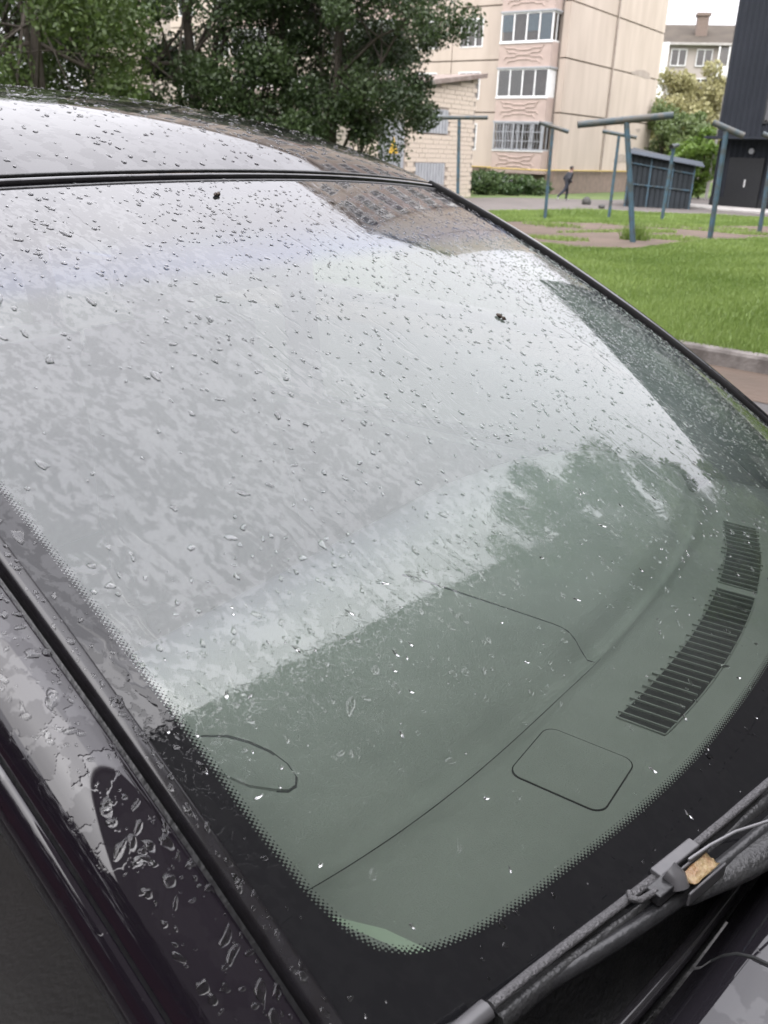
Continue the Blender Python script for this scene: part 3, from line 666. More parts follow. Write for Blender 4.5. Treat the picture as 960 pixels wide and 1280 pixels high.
tree(ground_at_dist(245, 27), 10, (0, 0, 5.4, 3.6, 3.0, 4.9), 80000, .058, M['lB'], 'dark green tree behind the middle of the car roof', nclump=75, clump=1.0, trunk=.19)
tree(ground_at_dist(370, 26), 10, (.3, 0, 5.3, 2.7, 2.6, 4.6), 50000, .058, M['lB'], 'dark tree with a leaning trunk right of the middle tree', nclump=60, clump=.85, trunk=.13, lean=(-.6, 0))
tree(ground_at_dist(411, 25), 10, (1.0, .2, 5.4, 2.5, 2.2, 3.6), 40000, .055, M['lB'], 'dark tree with a straight trunk, reaching out before the brick house', nclump=50, clump=.75, trunk=.12, lean=(.3, 0))
tree(ground_at_dist(450, 30), 6, (.4, 0, 4.0, 1.4, 1.2, 1.2), 14000, .052, M['lB'], 'low hanging spray of leaves beside the grey warning sign door', nclump=30, clump=.5, trunk=.07)
tree(ground_at_dist(-160, 29), 9, (0, 0, 5.5, 4.0, 3.2, 4.9), 22000, .1, M['lB'], 'dark tree beyond the left end of the car roof', nclump=60, clump=1.1, trunk=.17)
tree(ground_at_dist(30, 31), 9, (0, 0, 4.2, 3.8, 2.6, 4.4), 44000, .07, M['lA'], 'light green tree filling the gap at the left edge behind the roof', nclump=60, clump=1.1, trunk=.15)
tree(ground_at_dist(862, 82), 11, (0, 0, 5.4, 4.6, 3, 3.9), 26000, .16, M['lW'], 'pale olive willow before the distant beige apartment block', nclump=90, clump=1.1, trunk=.2)
tree(ground_at_dist(838, 70), 6, (0, 0, 3.6, 2.6, 2, 2.6), 14000, .12, M['lM'], 'round mid green bush tree behind the steel shed roof', nclump=40, clump=.8, trunk=.12)
tree(ground_at_dist(880, 60), 5, (-.4, 0, 2.2, 1.5, 1.3, 1.9), 9000, .11, M['lG'], 'bright fresh green shrub between the shed and the dark building', 'shrub', nclump=30, clump=.6, trunk=.06)
for d_, px_ in ((95, 905), (100, 815)):
    tree(ground_at_dist(px_, d_), 9, (0, 0, 4.4, 3.2, 3, 3.6), 9000, .18, M['lW'], 'pale olive tree standing %s the willow' % ('right of' if px_ > 860 else 'left of'), nclump=45, clump=1.1, trunk=.15)
tp = (16.5*math.sin(rad(49.2)), 16.5*math.cos(rad(49.2)), 0.0)
tree((tp[0], tp[1], 0.05), 15, (0, 0, 8.7, 3.2, 3.2, 7.6), 44000, .11, M['lM'], 'tall tree by the grey flats, mirrored at the right of the windscreen', nclump=120, clump=.72, trunk=.2)
for i, (x, y) in enumerate(((-7.5, -5.5), (-4.5, -9.), (-9.5, -1.))):  # unseen trees, added so the car's near side mirrors something dark
    tree((x, y, 0), 8, (0, 0, 4.2, 2.6, 2.6, 3.0), 9000, .16, M['lB'], ('unseen dark tree behind the rust red building, added to darken the pillar reflection', 'unseen dark tree behind the viewer, added to darken reflections, nearest the front', 'unseen dark tree farthest back, added to darken reflections on the near side')[i], nclump=45, clump=1.1, trunk=.18)
refl_garage = thing('reflection_garage', 'unseen low rust red metal building added to redden the reflection in the pillar', 'reflection_garage', (-4.2, -3.6, 0), rad(-33))  # unseen building added to give the pillar reflection its red streak
part_ = lambda nm, b, m: link(nm, b.mesh(nm, m), refl_garage)
part_('wall', MB().box(-3.2, 3.2, -4.5, 0, 0, 2.2), M['rustred']); part_('roof', MB().box(-3.4, 3.4, -4.7, .25, 2.2, 2.3), M['rust'])
for k in range(2):
    part_('door', MB().box(-2.9+3*k, -.2+3*k, .002, .05, .05, 2.0), M['rustred2'])
# flower bed under the balconies
for i, (px, py) in enumerate([(594+i*9.2, 243+(i % 3)) for i in range(9)]):
    c = at(px, py-1); ro = thing('garden_plant', ('leafy garden plant with pale blossom in the bed, %s of the nine' % ('leftmost','second from left','third from left','fourth from left','middle','fourth from right','third from right','second from right','rightmost')[i]), 'plant', tuple(c), 0, 'plants in the bed under the balconies')
    hh = 1.1-.05*i; cl_ = [(c[0]+rng.normal(0, .35), c[1]+rng.normal(0, .3), c[2]+rng.uniform(.1, hh), .32, float(rng.uniform(.1, .8))) for k in range(14)]
    V, Q, tn = leaves(cl_, 1400, 1., .09); attach(link('foliage', np_mesh('foliage', V, Q, M['plantleaf'], attrs={'tint': tn})), ro)
    if 2 <= i:
        V, Q, tn = leaves([(a, b__, min(z_+.35, c[2]+hh),   .14, .5) for a, b__, z_, _, _ in cl_], 26, 1., .05); attach(link('blossom', np_mesh('blossom', V, Q, M['flower'])), ro)

# ------------------------------------------------------------------ the walking person
def person(base, hgt, heading):
    J = {}; s = hgt/1.75
    # facing +x in local space; y left
    pts = [('pelvis', (0, 0, .93), .14), ('waist', (.02, 0, 1.08), .145), ('chest', (.09, 0, 1.30), .165), ('neck', (.15, 0, 1.48), .06), ('head0', (.17, 0, 1.55), .075), ('head1', (.19, 0, 1.64), .095), ('head2', (.185, 0, 1.73), .06),
           ('hipL', (0, .09, .88), .10), ('kneeL', (.10, .10, .48), .07), ('ankL', (.06, .10, .09), .048), ('toeL', (.22, .11, .035), .035),
           ('hipR', (-.01, -.09, .88), .10), ('kneeR', (-.22, -.10, .52), .07), ('ankR', (-.58, -.10, .22), .048), ('toeR', (-.56, -.11, .06), .035),
           ('shL', (.08, .20, 1.38), .075), ('elL', (-.08, .29, 1.12), .058), ('wrL', (.10, .24, .96), .045),
           ('shR', (.09, -.20, 1.38), .075), ('elR', (-.10, -.29, 1.13), .058), ('wrR', (.10, -.24, .97), .045)]
    ed = [('pelvis', 'waist'), ('waist', 'chest'), ('chest', 'neck'), ('neck', 'head0'), ('head0', 'head1'), ('head1', 'head2'), ('pelvis', 'hipL'), ('hipL', 'kneeL'), ('kneeL', 'ankL'), ('ankL', 'toeL'),
          ('pelvis', 'hipR'), ('hipR', 'kneeR'), ('kneeR', 'ankR'), ('ankR', 'toeR'), ('chest', 'shL'), ('shL', 'elL'), ('elL', 'wrL'), ('chest', 'shR'), ('shR', 'elR'), ('elR', 'wrR')]
    idx = {p[0]: i for i, p in enumerate(pts)}
    # hands: five finger chains each, curled at the jacket pockets
    for sd2 in ('L', 'R'):
        w = np.array(pts[idx['wr'+sd2]][1]); sg_ = 1 if sd2 == 'L' else -1
        pts.append(('palm'+sd2, tuple(w+np.array([.06, -.015*sg_, -.02])), .032)); idx['palm'+sd2] = len(pts)-1; ed.append(('wr'+sd2, 'palm'+sd2))
        for fi in range(5):
            off = np.array([.0, .0, .028-.018*fi]) if fi < 4 else np.array([-.02, -.03*sg_, .03]); ln = (.062, .07, .066, .05, .045)[fi]
            a_n = 'f%s%d' % (sd2, fi); p1 = w+np.array([.095, -.02*sg_, -.02])+off; p2 = p1+np.array([ln*.6, -.02*sg_, -ln*.5])
            for nm_, pp in ((a_n+'a', p1), (a_n+'b', p2)): pts.append((nm_, tuple(pp), .0095)); idx[nm_] = len(pts)-1
            ed += [('palm'+sd2, a_n+'a'), (a_n+'a', a_n+'b')]
    # nose and ears grow from the head
    for nm_, pp, r_ in (('nose', (.295, 0, 1.625), .014), ('earL', (.18, .10, 1.63), .016), ('earR', (.18, -.10, 1.63), .016), ('chin', (.245, 0, 1.555), .035)):
        pts.append((nm_, pp, r_)); idx[nm_] = len(pts)-1; ed.append(('head1' if nm_ != 'chin' else 'head0', nm_))
    me = bpy.data.meshes.new('tmp'); me.from_pydata([tuple(np.array(p[1])*s) for p in pts], [(idx[a], idx[b_]) for a, b_ in ed], [])
    o = bpy.data.objects.new('tmp', me); col.objects.link(o); o.modifiers.new('skin', 'SKIN'); sub_ = o.modifiers.new('sub', 'SUBSURF'); sub_.levels = 2; sub_.render_levels = 2
    for i, p in enumerate(pts): me.skin_vertices[0].data[i].radius = (p[2]*s*(1.16 if p[2] > .04 and not p[0].startswith('head') else 1),)*2; me.skin_vertices[0].data[i].use_root = (i == 0)
    dg = bpy.context.evaluated_depsgraph_get(); me2 = bpy.data.meshes.new_from_object(o.evaluated_get(dg)); bpy.data.objects.remove(o)
    me2.name = 'person'
    for mm in ('skin', 'jacket', 'trousers', 'shoe'): me2.materials.append(M[mm])
    for p in me2.polygons:
        c = p.center/s; p.use_smooth = True
        hand = c.x > .145 and abs(c.y) > .17 and c.z < 1.02
        if c.z > 1.47 or hand: p.material_index = 0
        elif c.z > .86 or (abs(c.y) > .2): p.material_index = 1
        elif c.z < .09 or (c.x < -.52 and c.z < .19): p.material_index = 3
        else: p.material_index = 2
    po = link('person', me2, None, base); po.rotation_euler = (0, 0, heading)
    tag(po, 'person in a dark jacket and trousers striding along the path', 'person')
    bm = bmesh.new(); bmesh.ops.create_uvsphere(bm, u_segments=14, v_segments=8, radius=.108*s)
    for v in bm.verts: v.co = Vector((v.co.x*1.05+.165*s, v.co.y*.98, v.co.z*.95+1.675*s))
    bmesh.ops.delete(bm, geom=[v for v in bm.verts if v.co.z < 1.655*s and v.co.x > .12*s or v.co.z < 1.60*s], context='VERTS')
    hm = bpy.data.meshes.new('hair'); bm.to_mesh(hm); bm.free(); hm.materials.append(M['hair']); [setattr(p, 'use_smooth', True) for p in hm.polygons]
    link('hair', hm, po)
    bm = bmesh.new()
    for sy in (-1, 1): bmesh.ops.create_icosphere(bm, subdivisions=1, radius=.011*s, matrix=Matrix.Translation((.272*s, .035*sy*s, 1.65*s)))
    em = bpy.data.meshes.new('eyes'); bm.to_mesh(em); bm.free(); em.materials.append(M['black']); link('eyes', em, po)
    return po
pb = at(707, 251); person(tuple(pb), 1.66, rad(20))

# ------------------------------------------------------------------ the dark wet car (own frame: x forward, y towards its far side, z up from the road)
YAW = rad(-33.514); OX, OY, HZ = -.267, 1.307, HC-.057
car = thing('parked_car', 'dark wet car with rain beaded windscreen and roof', 'car', (OX, OY, 0), YAW)
WB, WT, RUN, RISE, SB, ST, BUL, CROWN = 1.333, 1.207, .765, .42, .183, .06, .028, .022
NRM = np.array([RISE, RUN])/math.hypot(RISE, RUN)
def S(u, v):                                  # windscreen surface
    u = np.asarray(u, float); v = np.asarray(v, float); w = WB+(WT-WB)*v
    x = RUN*(1-v)+(SB+(ST-SB)*v)*(1-u*u); z = -RISE*(1-v)+CROWN*(1-u*u)*v; b = BUL*4*v*(1-v)
    return np.stack([x+b*NRM[0], u*w/2, z+b*NRM[1]+HZ], -1)
def SN(u, v, e=1e-3):
    n = np.cross(S(u+e, v)-S(u-e, v), S(u, np.asarray(v)+e)-S(u, np.asarray(v)-e)); n = n/np.linalg.norm(n, axis=-1, keepdims=True)
    return n*np.sign(n[..., 2:3])
def part(name, mb, m, parent=None, kind=None):
    o = link(name, mb.mesh(name, m) if isinstance(mb, MB) else mb, parent or car)
    if kind: o['kind'] = kind
    return o
def gpart(name, P, m, parent=None, smooth=True, attrs=None):
    V, Q = grid(np.asarray(P)); return part(name, np_mesh(name, V, Q, m, smooth, attrs), None, parent)
# windscreen glass with printed black band, halftone dots, blue shade band, rain film and painted-in glare
NU, NV = 260, 190
U, Vv = np.meshgrid(np.linspace(-1, 1, NU), np.linspace(0, 1, NV), indexing='ij')
Pw = S(U, Vv)
half = [(-.965, .985), (-.967, .8), (-.968, .6), (-.968, .4), (-.968, .27), (-.968, .17), (-.964, .115), (-.955, .083), (-.942, .064), (-.922, .053), (-.895, .047), (-.86, .045), (-.80, .048), (-.74, .053), (-.66, .058), (-.58, .0635), (-.5, .069), (-.4, .077), (-.3, .084), (-.2, .09), (-.1, .0935), (0, .095)]
poly = half+[(-a, b_) for a, b_ in reversed(half[:-1])]
def metric(u, v): return np.stack([u*(WB+(WT-WB)*v)/2, v*.9], -1)
pl = np.array([metric(a, b_) for a, b_ in poly]); dense = []
for i in range(len(pl)):
    q0, q1 = pl[i], pl[(i+1) % len(pl)]; n = max(2, int(np.linalg.norm(q1-q0)/.006)); dense += [q0+(q1-q0)*k/n for k in range(n)]
dense = np.array(dense); seg = np.linalg.norm(np.roll(dense, -1, 0)-dense, axis=1); arc = np.concatenate([[0], np.cumsum(seg)[:-1]])
Q2 = metric(U.ravel(), Vv.ravel()); dmin = np.empty(len(Q2)); smin = np.empty(len(Q2)); nxt = np.roll(dense, -1, 0)
for c0 in range(0, len(Q2), 4000):
    q = Q2[c0:c0+4000][:, None]; e = (nxt-dense)[None]; t = np.clip(((q-dense)*e).sum(-1)/(e*e).sum(-1), 0, 1)
    dd2 = np.linalg.norm(q-dense-e*t[..., None], axis=-1); i = dd2.argmin(1); r_ = np.arange(len(i)); dmin[c0:c0+4000] = dd2[r_, i]; smin[c0:c0+4000] = arc[i]+t[r_, i]*seg[i]
dmin *= np.where(inpoly(Q2, [tuple(p) for p in pl]), 1, -1)
def windscreen_mat():
    m = bpy.data.materials.new('wet_windscreen_glass'); m.use_nodes = True; k = NB(m)
    A = lambda n: k.n('Attribute', attribute_name=n).outputs['Fac']
    d, s, v, u = A('band_d'), A('band_s'), A('gv'), A('gu')
    comb = k.n('CombineXYZ'); k.l(A('mx'), comb.inputs[0]); k.l(A('my'), comb.inputs[1]); mxy = comb.outputs[0]
    P = 2*math.pi/.0033
    chk = k.math('MULTIPLY', k.math('SINE', k.math('MULTIPLY', s, P)), k.math('SINE', k.math('MULTIPLY', d, P)))
    thr = k.sstep(d, -.0006, .0062, -.7, .62)
    dots = k.math('MULTIPLY', k.math('GREATER_THAN', chk, thr), k.math('LESS_THAN', d, .0060))
    band = k.math('MAXIMUM', k.math('LESS_THAN', d, .0), dots)
    # rain film: flat wet patches strung along the run-off, thicker on the near side; runnels in the middle
    warp = k.n('VectorMath', operation='ADD'); k.l(mxy, warp.inputs[0])
    sc_ = k.n('VectorMath', operation='SCALE'); k.l(k.noise(mxy, 26, 3, out='Color'), sc_.inputs[0]); sc_.inputs['Scale'].default_value = .02; k.l(sc_.outputs[0], warp.inputs[1])
    mp = k.mapping(warp.outputs[0], (1.25, .72, 1), (0, 0, rad(-14)))
    a = k.noise(mp, 135, 5, .58); big = k.noise(mp, 20, 2)
    side = k.sstep(u, -.75, -.1, 0., .10)
    f = k.math('SUBTRACT', k.math('ADD', a, k.math('MULTIPLY', k.math('SUBTRACT', big, .5), .45)), side)
    wet = k.math('ADD', k.math('MULTIPLY', k.sstep(f, .480, .505), .65), k.math('MULTIPLY', k.sstep(f, .40, .60), .35))
    run = k.noise(k.mapping(warp.outputs[0], (1., .06, 1), (0, 0, rad(-7))), 90, 2); runm = k.math('MULTIPLY', k.sstep(run, .60, .66), k.sstep(k.noise(mxy, 5, 1), .42, .58))
    dry = k.math('MULTIPLY', wet, k.math('SUBTRACT', 1., k.math('MULTIPLY', runm, .8)))
    ior = k.math('ADD', k.math('MULTIPLY', dry, k.sstep(u, -.6, -.05, .10, .035)), 1.44)
    fr = k.n('Fresnel'); k.l(ior, fr.inputs[0])
    R2 = k.math('DIVIDE', k.math('MULTIPLY', fr.outputs[0], 2.), k.math('ADD', fr.outputs[0], 1.))
    b1 = k.n('Bump'); b1.inputs['Strength'].default_value = .5; b1.inputs['Distance'].default_value = .0010
    k.l(k.math('ADD', k.math('MULTIPLY', wet, .07), k.math('ADD', k.math('MULTIPLY', k.noise(mxy, 30, 3), .07), k.math('MULTIPLY', runm, .3))), b1.inputs['Height'])
    gl = k.n('BsdfGlossy'); gl.inputs['Roughness'].default_value = .012; k.l(b1.outputs[0], gl.inputs['Normal'])
    tr = k.n('BsdfTransparent')
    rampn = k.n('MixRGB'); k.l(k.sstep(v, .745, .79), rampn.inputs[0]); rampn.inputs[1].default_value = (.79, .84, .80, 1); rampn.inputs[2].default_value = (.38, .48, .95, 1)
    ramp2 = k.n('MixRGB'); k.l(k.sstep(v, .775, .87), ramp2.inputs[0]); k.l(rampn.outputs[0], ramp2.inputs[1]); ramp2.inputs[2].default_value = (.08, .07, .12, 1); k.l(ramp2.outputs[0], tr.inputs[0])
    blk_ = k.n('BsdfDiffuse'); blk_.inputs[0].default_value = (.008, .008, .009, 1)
    glare_tint = k.n('MixRGB', blend_type='MULTIPLY'); glare_tint.inputs[0].default_value = 1; glare_tint.inputs[1].default_value = (.76, .87, .84, 1); k.l(ramp2.outputs[0], glare_tint.inputs[2])
    mist_glare = k.n('BsdfTranslucent'); k.l(glare_tint.outputs[0], mist_glare.inputs[0]); mist_glare2 = k.n('BsdfDiffuse'); k.l(glare_tint.outputs[0], mist_glare2.inputs[0])
    mist_glare_mix = k.mix(.5, mist_glare.outputs[0], mist_glare2.outputs[0])
    clear = k.mix(k.math('ADD', k.math('MULTIPLY', k.sstep(k.noise(mxy, 9, 4), .2, .8), .02), k.math('MULTIPLY', k.sstep(v, .10, .38, .0, .185), k.math('MULTIPLY', k.sstep(v, .40, .78, 1., .62), k.sstep(u, -.85, .05, .62, 1.45)))), tr.outputs[0], mist_glare_mix)  # thin film plus painted-in glare, strongest mid-height and on the far side
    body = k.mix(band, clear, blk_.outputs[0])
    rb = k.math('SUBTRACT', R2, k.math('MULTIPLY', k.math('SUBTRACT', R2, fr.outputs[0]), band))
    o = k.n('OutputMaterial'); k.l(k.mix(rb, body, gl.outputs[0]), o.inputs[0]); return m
MW = windscreen_mat()
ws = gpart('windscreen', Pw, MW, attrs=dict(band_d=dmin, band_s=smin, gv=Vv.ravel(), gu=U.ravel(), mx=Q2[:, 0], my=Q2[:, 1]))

# pillars, trims and door frames: one profile swept along each edge of the glass
T = np.linspace(-.12, 1.0, 40)
def edge(side, t, dl, dz, push=0.):
    P = S(np.full_like(t, side), t).copy(); P[:, 1] += side*dl; P[:, 2] += dz; return P
def sweep(name, side, prof, m, t=T, parent=None):
    return gpart(name, np.stack([edge(side, t, a, b_) for a, b_ in prof], 1), m, parent)
for side in (-1, 1):
    sweep('windscreen_trim', side, [(-.004, .0), (-.0035, .006), (.0, .0085), (.006, .009), (.010, .006), (.0105, -.012)] if side > 0 else [(-.0025, .0003), (-.0015, .0028), (.001, .0042), (.005, .0044), (.0082, .0036), (.0098, .0005), (.0105, -.012)], M['gasket'] if side > 0 else M['trim'])
    sweep('trim_gap', side, [(.008, -.010), (.0135, -.013), (.022, -.010)], M['rubber'])
    sweep('roof_pillar', side, [(.0185, -.012), (.0187, .0005), (.0195, .0025), (.0215, .0035), (.028, .004), (.036, .0032), (.044, .0008), (.051, -.003), (.058, -.0085), (.064, -.015), (.069, -.0225), (.0705, -.026)], M['paint'])
    sweep('door_seam', side, [(.066, -.025), (.0705, -.030), (.0735, -.0265)], M['rubber'])
    sweep('door_frame', side, [(.0725, -.0275), (.0738, -.0262), (.0765, -.028), (.0805, -.034), (.0835, -.041), (.0845, -.047), (.082, -.050)], M['paint'])
    sweep('window_seal', side, [(.0838, -.0465), (.0858, -.050), (.0855, -.056), (.082, -.057)], M['rubber'])
    sweep('pillar_lining', side, [(.006, -.016), (-.028, -.022), (-.05, -.05), (-.03, -.09), (.06, -.075)], M['pale'], np.linspace(-.05, 1, 30))
# roof: rises behind the header then levels off
s_ = np.linspace(.012, 2.35, 70); u_ = np.linspace(-1, 1, 61); Sg, Ug = np.meshgrid(s_, u_, indexing='ij')
def roof_pt(s, u, dz=0.):
    x = .06*(1-u*u)-s; y = u*(.6035+.0195+.05*(1-np.exp(-s/.5)))
    z = .022*(1-u*u)+.083*(1-np.exp(-s/.2))+.058*(1-np.exp(-s/.4))*(1-u**4)-.008*s*s-.02*np.maximum(0, s-1.2)**2
    return np.stack([x, y, z+HZ+dz], -1)
rim_ = roof_pt(Sg, Ug)
drop = np.stack([rim_[:, -1]+np.array([0, a, -b_]) for a, b_ in ((.012, .006), (.03, .022), (.045, .045), (.05, .07))], 1)
drop2 = np.stack([rim_[:, 0]+np.array([0, -a, -b_]) for a, b_ in ((.05, .07), (.045, .045), (.03, .022), (.012, .006))], 1)
roof = gpart('roof', np.concatenate([drop2, rim_, drop], 1), M['paint'])
gpart('headliner', roof_pt(Sg, Ug*.98, -.035), M['liner'])
# header seals: two black beads with a bright strip between
uu = np.linspace(-1.0, 1.0, 60)
def header(dx, dz): P = S(uu, np.full_like(uu, 1.0)); P[:, 0] += dx; P[:, 2] += dz; return P
part('header_seal', MB().tube(header(.017, -.0078), .0030, 8), M['rubber'])
part('header_seal', MB().tube(header(-.0065, .0042), .0030, 8), M['rubber'])
part('header_strip', MB().tube(header(.006, -.0022), .0050, 8), M['hoodpaint'])
# side windows, doors, lower body
def side_y(z): return .690+.145*(HZ-.048-z)/1.0*1.0
def win(side, x_pts, name='window_glass'): return [(x, side*(side_y(z)+.001), z) for x, z in x_pts]
BELT = 1.03
for side in (-1, 1):
    tt = np.linspace(-.10, .99, 14); E_ = edge(side, tt, .084, -.049)
    top = [(p[0]+.0, p[1], p[2]) for p in E_]
    bpil = -.38
    fr_top = [(x, side*(side_y(1.505)+.0), 1.505) for x in (-.1, bpil)]
    poly_ = top+fr_top+[(bpil, side*side_y(BELT), BELT), (.86, side*side_y(BELT), BELT)]
    b = MB(); b.add(poly_, [tuple(range(len(poly_)))]); part('side_window', b, M['sideglass'])
    b = MB(); yy = side*side_y(1.27); b.add(win(side, [(bpil-.07, 1.5), (-1.35, 1.49), (-1.45, BELT), (bpil-.07, BELT)]), [(0, 1, 2, 3)]); part('side_window', b, M['sideglass'])
    b = MB(); b.add(win(side, [(-1.43, 1.47), (-2.15, 1.40), (-2.3, 1.06), (-1.53, BELT)]), [(0, 1, 2, 3)]); part('side_window', b, M['sideglass'])
    for x0, x1 in ((bpil-.07, bpil), (-1.5, -1.40)):
        b = MB(); b.hexa([(x0, side*(side_y(BELT)-.04), BELT), (x1, side*(side_y(BELT)-.04), BELT), (x1, side*(side_y(BELT)+.003), BELT), (x0, side*(side_y(BELT)+.003), BELT), (x0, side*(side_y(1.53)-.04), 1.53), (x1, side*(side_y(1.53)-.04), 1.53), (x1, side*(side_y(1.53)+.003), 1.53), (x0, side*(side_y(1.53)+.003), 1.53)]); part('door_pillar', b, M['rubber'])
    # body side: lateral profile by height
    zs = [.22, .30, .45, .62, .78, .90, .98, 1.022, 1.032]; ys = [.76, .80, .83, .848, .848, .835, .805, .775, .757]
    for nm, xa, xb in (('front_fender', .90, 1.78), ('front_door', bpil-.035, .893), ('rear_door', -1.44, bpil-.042), ('rear_fender', -2.5, -1.447)):
        xs = np.linspace(xa, xb, 14); G_ = np.zeros((14, len(zs), 3))
        for i, x in enumerate(xs):
            for j, (z, y) in enumerate(zip(zs, ys)):
                zz = z; ta = 1.0
                if x > .9: zz = z*(1-.17*((x-.9)/.9)**2) if z > .6 else z; ta = 1-.10*((x-.9)/.9)**2
                if x < -1.6: ta = 1-.08*((-1.6-x)/.9)**2
                for wx_ in (1.28, -1.55):          # wheel arch cut
                    if abs(x-wx_) < .36: zz = max(zz, .33+math.sqrt(max(0, .36**2-(x-wx_)**2)))
                G_[i, j] = (x, side*y*ta, zz)
        p_ = gpart(nm, G_, M['paint'])
        if 'door' in nm:
            hx = xa+.12; part('handle', MB().tube([(hx, side*.852, .9), (hx+.03, side*.872, .905), (hx+.13, side*.872, .905), (hx+.16, side*.852, .9)], .012, 8), M['paint'], p_)
    b = MB(); b.box(-2.4, 1.7, side*.55 if side > 0 else -.74, .74 if side > 0 else -.55, .2, .3); part('sill', b, M['rubber'])
    # rubber belt strip and a mirror on the door
    part('belt_strip', MB().tube([(.88, side*.764, 1.036), (.2, side*.764, 1.036), (-1.4, side*.762, 1.036)], .010, 8), M['trim'])
    for wx_ in (1.28, -1.55):
        w_ = link('wheel', MB().tube([(wx_, side*.60, .33), (wx_, side*.62, .33), (wx_, side*.80, .33), (wx_, side*.82, .33)], [.28, .33, .33, .29], 28).mesh('wheel', M['tyre']), car)
        r_ = MB().tube([(wx_, side*.815, .33), (wx_, side*.832, .33)], .20, 24)
        for q_ in range(5):
            a = q_*2*math.pi/5; r_.tube([(wx_+.05*math.cos(a), side*.84, .33+.05*math.sin(a)), (wx_+.19*math.cos(a), side*.835, .33+.19*math.sin(a))], .025, 6)
        link('rim', r_.mesh('rim', M['rim']), w_)
# hood, fender tops, cowl
def hx(y): return .815+.10*(1-(y/.667)**2)
HP = [(0.0, -.487), (.004, -.476), (.010, -.474), (.016, -.484), (.020, -.480), (.025, -.470), (.032, -.4595), (.040, -.4520), (.050, -.4485), (.09, -.4480), (.2, -.457), (.4, -.485), (.6, -.53), (.75, -.60), (.83, -.69), (.85, -.8)]
def hood_grid(y0, y1, n=26, lo=0, dz=0.):
    ys = np.linspace(y0, y1, n); G_ = np.zeros((len(HP)-lo, n, 3))
    for i, (e, z) in enumerate(HP[lo:]):
        G_[i] = np.stack([hx(ys)+e, ys, HZ+z+dz-.035*(np.abs(ys)/.75)**4-(.08*np.maximum(0, np.abs(ys)-.62)/.13)**1.0*.6], -1)
    return G_
gpart('hood', hood_grid(-.426, .426, 50, 3), M['hoodpaint'])
for side in (-1, 1):
    a, b_ = sorted((side*.4285, side*.80)); gpart('fender_top', hood_grid(a, b_, 18, 3, -.001), M['hoodpaint'])
ys = np.linspace(-.62, .62, 50)
for side in (-1, 1):
    part('bonnet_gap', MB().tube([(hx(.427)+e+.001, side*.4272, HZ+z-.0040) for e, z in HP[5:]], .0013, 6), M['dashblack'])
part('hood_seal', MB().tube(np.stack([hx(ys)+.007, ys, np.full_like(ys, HZ-.479)], -1), .0058, 8), M['trim'])
ys = np.linspace(-.70, .70, 50)
cow = np.stack([np.stack([(RUN+SB*(1-(ys/.667)**2))-.02+(hx(ys)+.012-(RUN+SB*(1-(ys/.667)**2))+.02)*t, ys, HZ-.432-.075*math.sin(min(1, t*1.6)*math.pi/2)+(.012 if t > .9 else 0)+0*ys], -1) for t in np.linspace(0, 1, 12)], 0)
gpart('cowl', cow, M['cowl'])
b = MB(); b.tube(S(np.linspace(-1, 1, 50), np.zeros(50))+np.array([.002, 0, -.002]), .006, 8); part('lower_glass_seal', b, M['rubber'])
for side in (-1, 1):                          # folded sheet-metal corner where pillar, fender and cowl meet
    e0 = S(np.array([side*1.]), np.array([-.02]))[0]
    b = MB(); x, y, z = e0
    b.hexa([(x+.005, y-side*.004, z-.03), (x+.12, y-side*.004, z-.06), (x+.12, y+side*.09, z-.085), (x+.005, y+side*.07, z-.055), (x+.005, y-side*.004, z+.001), (x+.12, y-side*.004, z-.028), (x+.12, y+side*.085, z-.045), (x+.005, y+side*.045, z-.004)])
    part('fender_corner', b, M['hoodpaint'])
    b = MB(); b.tube([(x+.003, y+side*.004, z+.003), (x+.008, y+side*.03, z+.004), (x+.015, y+side*.05, z-.005)], .0028, 6); part('corner_edge', b, M['trim'])
    b = MB(); b.box(1.72, 1.80, side*.42 if side > 0 else -.68, .68 if side > 0 else -.42, .70, .84); part('headlight', b, M['lamp'])
    b = MB(); b.box(-2.53, -2.44, side*.60 if side > 0 else -.76, .76 if side > 0 else -.60, .75, 1.05); part('tail_light', b, M['red'])
b = MB(); b.box(1.70, 1.86, -.74, .74, .26, .56); part('bumper', b, M['cowl'])
b = MB(); b.box(-2.62, -2.46, -.76, .76, .26, .58); part('bumper', b, M['cowl'])
b = MB(); b.box(1.66, 1.79, -.74, .74, .56, .86); part('grille_panel', b, M['cowl'])
b = MB(); b.add([(-2.45, -.78, .58), (-2.45, .78, .58), (-2.42, .74, 1.04), (-2.42, -.74, 1.04)], [(0, 1, 2, 3)]); part('tailgate', b, M['paint'])
b = MB(); b.add([(-2.42, -.70, 1.05), (-2.42, .70, 1.05), (-2.28, .60, 1.50), (-2.28, -.60, 1.50)], [(0, 1, 2, 3)]); part('rear_window', b, M['sideglass'])
b = MB(); b.box(-2.4, .6, -.7, .7, .28, .32); part('cabin_floor', b, M['seat'])
b = MB(); b.box(.66, .70, -.7, .7, .3, 1.03); part('firewall', b, M['dashblack'])
for side in (-1, 1):
    b = MB(); y0, y1 = sorted((side*.70, side*.745)); b.box(-2.3, .55, y0, y1, .32, 1.02); part('door_lining', b, M['seat'])
